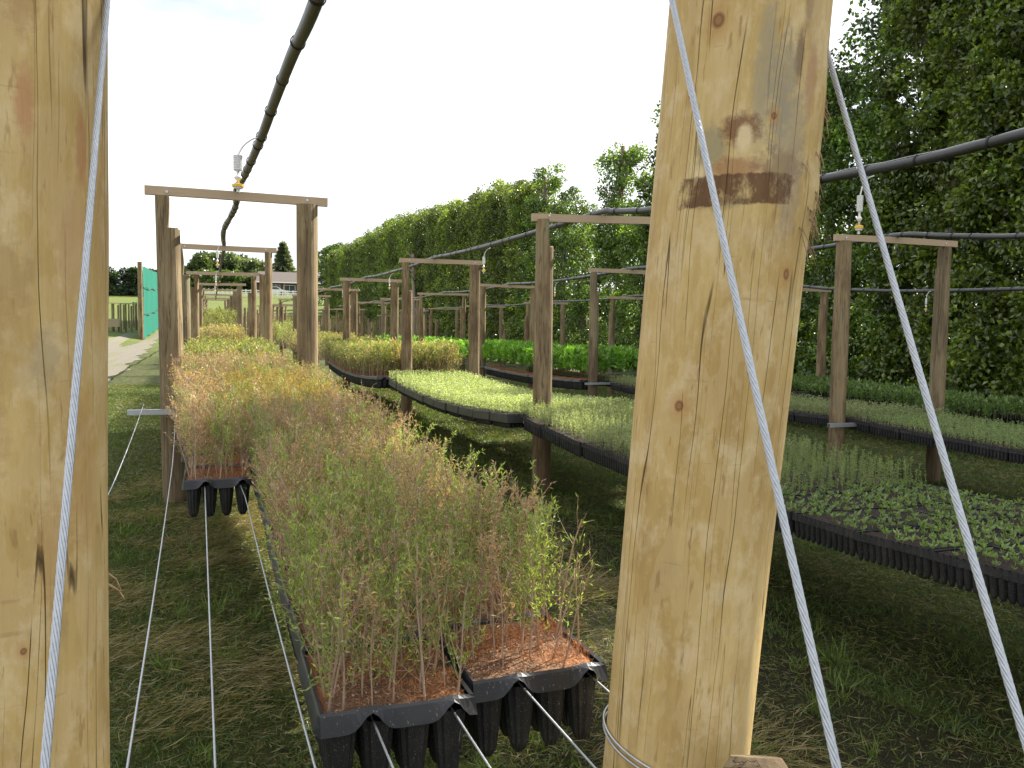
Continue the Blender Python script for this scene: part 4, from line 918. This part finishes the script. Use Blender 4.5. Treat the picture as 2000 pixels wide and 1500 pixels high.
for i,(px,Y,h,w,kd,lb) in enumerate(BT): btree(X_(px,Y),Y,h,w,lb,kd,seed=i,N=11000,ls=.5,colA=(.032,.058,.02) if i!=5 else (.08,.12,.05),colB=(.085,.12,.035) if i!=5 else (.16,.2,.09))
for i,(px,h) in enumerate([(400,3.6),(425,3.8),(450,3.6),(475,3.9)]): btree(X_(px,160),160,h,7,['leftmost','second','third','rightmost'][i]+' rounded green shrub below the far trees','round',seed=20+i,N=3000,colA=(.05,.10,.02),colB=(.13,.2,.04))
btree(X_(553,190),190,11.8,8.6,'tall pointed conifer behind the house','conifer',colA=(.07,.10,.06),colB=(.16,.20,.12),N=7000,ls=.9,seed=31)  # leaf colours lightened and greyed to paint in distance haze
btree(X_(622,180),180,9.5,4,'thin grey green tree right of the house','round',colA=(.09,.12,.06),colB=(.17,.2,.11),N=2200,seed=33)
btree(X_(638,128),128,9.0,2.9,'narrow columnar tree with a bare top before the house','column',N=3500,ls=.3,seed=34,colB=(.12,.19,.04))
btree(X_(657,118),118,9.6,3.4,'columnar tree at the far end of the hedge','column',N=5000,ls=.3,seed=35,colB=(.13,.22,.04)); btree(X_(668,112),112,9.0,3.6,'last leafy tree ending the tall hedge','column',N=6000,ls=.28,seed=36,colB=(.13,.22,.04))
qx=rnd(-1.5,13,520); qy=rnd(56,80,520); q=np.stack([qx,qy,g(qx,qy)],-1)
mass('far_shrubs',q,[random.choice('vvgb') for _ in q],PL,'dull green and brown growth crowding beyond the far frames','shrubs',(2.6,4.6))
# dark clipped hedge, far left
mb=crown_cloud(55,[(-12.5,150,ga(-12,150)+1.9,8.5,1.0,2.0,1)],42000,.40,(.02,.045,.015),(.05,.09,.025),.7); o=link('clipped_hedge',mb.mesh('clipped_hedge',M['tleaf'])); tag(o,'long dark clipped hedge on the rise at far left','hedge')
# house
Y0=150; zg=ga(0,Y0)-.75; xa=X_(500,Y0); xb=X_(668,Y0)
e=empty('house',((xa+xb)/2,Y0,zg)); tag(e,'low brown timber house with a grey gabled roof behind the white rail fence','house'); cx=(xa+xb)/2; W=(xb-xa)/2
brick=simple('brown weatherboard',(.12,.075,.055),.8,0,.2,3); roofm=simple('grey brown roof iron',(.11,.095,.088),.75,0,.1,2,.2)
mb=MB(); box(mb,-W,W,0,7,0,2.75); link('wall',mb.mesh('wall',brick),e)
mb=MB(); mb.add([(-W-.7,-1.0,2.55),(W+.7,-1.0,2.55),(W+.7,8,2.55),(-W-.7,8,2.55),(-W+.6,3.5,4.55),(W-.2,3.5,4.55)],[(0,1,5,4),(2,3,4,5),(1,2,5),(3,0,4),(0,3,2,1)]); rf=link('roof',mb.mesh('roof',roofm),e)
mb=MB(); tube(mb,[(2.0,1.2,4.2),(3.6,1.2,4.2)],.38,14); box(mb,1.9,3.7,.0,1.1,3.45,3.56); link('water_heater',mb.mesh('water_heater',M['steel']),rf)
mb=MB(); box(mb,-W-.72,W+.72,-1.06,-1.0,2.45,2.62); link('gutter',mb.mesh('gutter',M['rail']),e)
glass=simple('dark window glass',(.05,.065,.075),.15,0,.1)
for x0,x1 in ((-W+2.6,-W+3.9),(-W+4.6,-W+6.4),(W-4.6,-.2+W-3.2)):
    mb=MB(); box(mb,x0-.08,x1+.08,-.06,-.003,.75,2.15); f=link('window',mb.mesh('window',M['rail']),e); mb=MB(); box(mb,x0,(x0+x1)/2-.03,-.075,-.061,.82,2.08); box(mb,(x0+x1)/2+.03,x1,-.075,-.061,.82,2.08); link('pane',mb.mesh('pane',glass),f)
mb=MB(); box(mb,-.6+W*.1,.5+W*.1,-.06,-.003,.05,2.1); link('door',mb.mesh('door',simple('pale grey door',(.45,.5,.52),.6)),e)
for x in np.linspace(-W+2,W-2,5): mb=MB(); box(mb,x-.06,x+.06,-.95,-.83,0,2.5); link('veranda_post',mb.mesh('veranda_post',simple('veranda timber',(.35,.2,.12),.7)),e)
# white rail fence
yf=140; e=empty('rail_fence',(0,yf,0)); tag(e,'white post and rail fence before the house','fence')
x0,x1=X_(470,yf),X_(680,yf); npost=22
for k in range(npost):
    x=x0+(x1-x0)*k/(npost-1); z=ga(x,yf); mb=MB(); box(mb,x-.08,x+.08,-.08,.08,z-.2,z+1.25); link('fence_post',mb.mesh('fence_post',M['rail']),e)
for hgt in (.35,.72,1.08):
    mb=MB(); barbox(mb,(x0,-.11,ga(x0,yf)+hgt),(x1,-.11,ga(x1,yf)+hgt),.04,.15); link('rail',mb.mesh('rail',M['rail']),e)
# second stretch of fence seen through the left frames
e=empty('rail_fence',(0,yf,0)); tag(e,'short white rail fence seen through the left frames','fence'); x0,x1=X_(390,yf),X_(462,yf)
for k in range(9):
    x=x0+(x1-x0)*k/8; z=ga(x,yf); mb=MB(); box(mb,x-.08,x+.08,-.08,.08,z-.2,z+1.25); link('fence_post',mb.mesh('fence_post',M['rail']),e)
for hgt in (.6,1.08): mb=MB(); barbox(mb,(x0,-.11,ga(x0,yf)+hgt),(x1,-.11,ga(x1,yf)+hgt),.04,.15); link('rail',mb.mesh('rail',M['rail']),e)
# parked car by the house
xc=X_(534,145); zc=ga(xc,145); e=empty('parked_car',(xc,145,zc)); tag(e,'pale silver car parked behind the white rail fence','car')
prof=[(-2.1,.35),(-2.15,.8),(-1.5,.95),(-.9,1.42),(.6,1.45),(1.3,.98),(2.05,.85),(2.1,.35)]
mb=MB(); n=len(prof); V=[(x,-.8,z) for x,z in prof]+[(x,.8,z) for x,z in prof]; mb.add(V,[tuple(range(n)),tuple(range(2*n-1,n-1,-1))]+[(i,n+i,n+(i+1)%n,(i+1)%n) for i in range(n)]); link('body',mb.mesh('body',simple('silver car paint',(.6,.62,.63),.3,.2,.03)),e)
mb=MB(); mb.add([(-1.2,-.81,1.0),(1.0,-.81,1.0),(.5,-.81,1.36),(-.8,-.81,1.36)],[(0,1,2,3)]); link('window',mb.mesh('window',glass),e)
for x in (-1.35,1.35): mb=MB(); tube(mb,[(x,-.85,.33),(x,-.62,.33)],.33,16); link('wheel',mb.mesh('wheel',M['tie']),e)
# teal windbreak screen
e=empty('windbreak_screen',(-4.27,58,0)); tag(e,'tall teal windbreak netting stretched on timber posts beside the track','windbreak')
ys_=np.linspace(0,44,12)
def sx(y): return -.006*y
for k,yy in enumerate(ys_):
    z=ga(-4.27+sx(yy),58+yy); mb=MB(); tube(mb,[(sx(yy),yy,z-.3),(sx(yy),yy,z+4.75+(.15 if k==0 else 0))],[.17,.14] if k==0 else [.10,.08],10); link('screen_post',mb.mesh('screen_post',M['post']),e)
mb=MB(); yy=np.linspace(.15,44,90); V=[];
for t in (0,.5,1):
    for y_ in yy: V.append((sx(y_)+.14+.05*math.sin(y_*1.1+t*3),y_,ga(-4.27+sx(y_),58+y_)+.12+4.55*t))
n=len(yy); F=[(r*n+i,r*n+i+1,(r+1)*n+i+1,(r+1)*n+i) for r in (0,1) for i in range(n-1)]; mb.add(V,F); link('netting',mb.mesh('netting',M['net'],True),e)
for hh in (1.6,3.3): 
    mb=MB(); tube(mb,[(sx(y_)+.20,y_,ga(-4.27+sx(y_),58+y_)+hh+.07*math.sin(y_*.9)) for y_ in yy],.025,5); link('tension_wire',mb.mesh('tension_wire',M['tie']),e)
# low row of small post frames at far left
for k,(px,Y,h) in enumerate([(221,64,1.95),(231.5,66,1.8),(236,62,1.95),(242,68,1.8),(246,63,1.95),(252,70,1.8),(257,65,1.8),(261,72,1.95),(266,69,2.0)]):
    x=X_(px,Y); z=ga(x,Y); mb=MB(); tube(mb,[(0,0,-.3),(0,0,h)],[.10 if k in(0,8) else .065]*2,10); tag(link('fence_post',mb.mesh('fence_post',M['post']),None,(x,Y,z)),'short timber post in the low far row left of the teal screen','post','short posts left of the teal screen')
for k,(p1,y1,p2,y2) in enumerate([(214,64,238,62),(236,62,247,63),(247,63,268,69)]):
    a=(X_(p1,y1),y1,ga(X_(p1,y1),y1)+1.93); b=(X_(p2,y2),y2,ga(X_(p2,y2),y2)+1.93); mb=MB(); barbox(mb,a,b,.06,.07); tag(link('top_rail',mb.mesh('top_rail',M['beam'])),['left weathered rail on the short far posts','middle weathered rail on the short far posts','right weathered rail on the short far posts'][k],'rail')
x=X_(222,63); z=ga(x,63); e=empty('crate',(x,63,z)); tag(e,'brown wooden crate at the foot of the short far posts','crate')
mb=MB(); 
for k in range(4): box(mb,-.4,.4,-.3,-.27,.35+k*.14,.47+k*.14)
box(mb,-.38,.38,-.268,.28,.35,.88); link('panel',mb.mesh('panel',M['beam']),e); mb=MB(); box(mb,-.38,-.3,-.2,-.1,0,.348); box(mb,.3,.38,-.2,-.1,0,.348); link('leg',mb.mesh('leg',M['tie']),e)
x=X_(347.5,34); z=ga(x,34); mb=MB(); tube(mb,[(0,0,-.1),(0,0,1.0),(0,0,1.05)],[.055,.055,.03],12); tag(link('marker_post',mb.mesh('marker_post',M['white']),None,(x,34,z)),'white marker post at the edge of the track behind the nearest left post','marker')
mb=MB(); tube(mb,[(0,0,-.2),(0,0,2.7)],.06,8); o=link('sign',None,None,(X_(463,66),66,ga(0,66))); tag(o,'small square orange sign on a post at the end of the left row','sign'); link('sign_post',mb.mesh('sign_post',M['post']),o); mb=MB(); box(mb,-.16,.16,-.09,-.07,2.35,2.72); link('sign_board',mb.mesh('sign_board',simple('orange board',(.75,.22,.06),.6)),o)
# extra thin posts crowding the far beds
for k in range(44):
    Y=random.uniform(30,62); x=random.choice([random.uniform(1.2,2.3),random.uniform(2.6,6.0),random.uniform(4.2,12.5)]); h=random.uniform(1.5,2.2); mb=MB(); tube(mb,[(0,0,-.3),(0,0,h)],[.075,.07],10); tag(link('timber_post',mb.mesh('timber_post',M['post']),None,(x,Y,ga(x,Y))),'weathered post among the crowded far ends of the beds','post','posts crowding the far ends of the beds')

# ------------------------------------------------------------ world, sun, camera
SUN_AZ,SUN_EL=rad(66),rad(42)
w=bpy.data.worlds.new('World'); S.world=w; w.use_nodes=True; nt=w.node_tree; nt.nodes.clear()
sky=nt.nodes.new('ShaderNodeTexSky'); sky.sky_type='NISHITA'; sky.sun_disc=False; sky.sun_elevation=SUN_EL; sky.sun_rotation=SUN_AZ; sky.air_density=1.0; sky.dust_density=1.5; sky.ozone_density=1.0
tc=nt.nodes.new('ShaderNodeTexCoord'); mp=nt.nodes.new('ShaderNodeMapping'); mp.inputs['Scale'].default_value=(1.2,1.2,3.2); nt.links.new(tc.outputs['Generated'],mp.inputs[0])
no=nt.nodes.new('ShaderNodeTexNoise'); no.inputs['Scale'].default_value=1.6; no.inputs['Detail'].default_value=6; no.inputs['Roughness'].default_value=.6; nt.links.new(mp.outputs[0],no.inputs['Vector'])
rp=nt.nodes.new('ShaderNodeValToRGB'); rp.color_ramp.elements[0].position=.30; rp.color_ramp.elements[1].position=.52; nt.links.new(no.outputs[0],rp.inputs[0])
mx=nt.nodes.new('ShaderNodeMix'); mx.data_type='RGBA'; dt=nt.nodes.new('ShaderNodeVectorMath'); dt.operation='DOT_PRODUCT'; nt.links.new(tc.outputs['Generated'],dt.inputs[0]); dt.inputs[1].default_value=Vector((-.12,.90,.44)).normalized()
gp=nt.nodes.new('ShaderNodeMapRange'); gp.inputs[1].default_value=.955; gp.inputs[2].default_value=1.0; gp.inputs[3].default_value=1.0; gp.inputs[4].default_value=.6; nt.links.new(dt.outputs['Value'],gp.inputs[0])
fm=nt.nodes.new('ShaderNodeMath'); fm.operation='MULTIPLY'; nt.links.new(rp.outputs[0],fm.inputs[0]); nt.links.new(gp.outputs[0],fm.inputs[1]); nt.links.new(fm.outputs[0],mx.inputs[0]); nt.links.new(sky.outputs[0],mx.inputs[6]); mx.inputs[7].default_value=(8.5,8.6,8.8,1)
bg=nt.nodes.new('ShaderNodeBackground'); bg.inputs[1].default_value=.058; nt.links.new(mx.outputs[2],bg.inputs[0]); ow=nt.nodes.new('ShaderNodeOutputWorld'); nt.links.new(bg.outputs[0],ow.inputs[0])
sd=bpy.data.lights.new('sun','SUN'); sd.energy=5.0; sd.angle=rad(.5); sd.color=(1,.93,.80); so=bpy.data.objects.new('sun',sd); C.objects.link(so)
sv=Vector((math.sin(SUN_AZ)*math.cos(SUN_EL),math.cos(SUN_AZ)*math.cos(SUN_EL),math.sin(SUN_EL))); so.rotation_euler=sv.to_track_quat('Z','Y').to_euler(); so.location=(5,-5,20)
cd=bpy.data.cameras.new('camera'); cam=bpy.data.objects.new('camera',cd); C.objects.link(cam); S.camera=cam
cd.sensor_width=36; cd.lens=36*1650/2000; cd.clip_start=.02; cd.clip_end=4000
yaw,pit,rol=.3405,.069,.0131
F=Vector((math.sin(yaw)*math.cos(pit),math.cos(yaw)*math.cos(pit),-math.sin(pit))); R=Vector((math.cos(yaw),-math.sin(yaw),0)); U=R.cross(F)
R2=R*math.cos(rol)+U*math.sin(rol); U2=U*math.cos(rol)-R*math.sin(rol)
m=Matrix((R2,U2,-F)).transposed().to_4x4(); m.translation=(0,0,1.4); cam.matrix_world=m
S.view_settings.view_transform='Standard'; S.view_settings.look='None'; S.view_settings.exposure=1.58; S.view_settings.gamma=1
S.render.engine='CYCLES'; S.cycles.max_bounces=8; S.cycles.transmission_bounces=4; S.cycles.diffuse_bounces=4; S.cycles.use_denoising=True
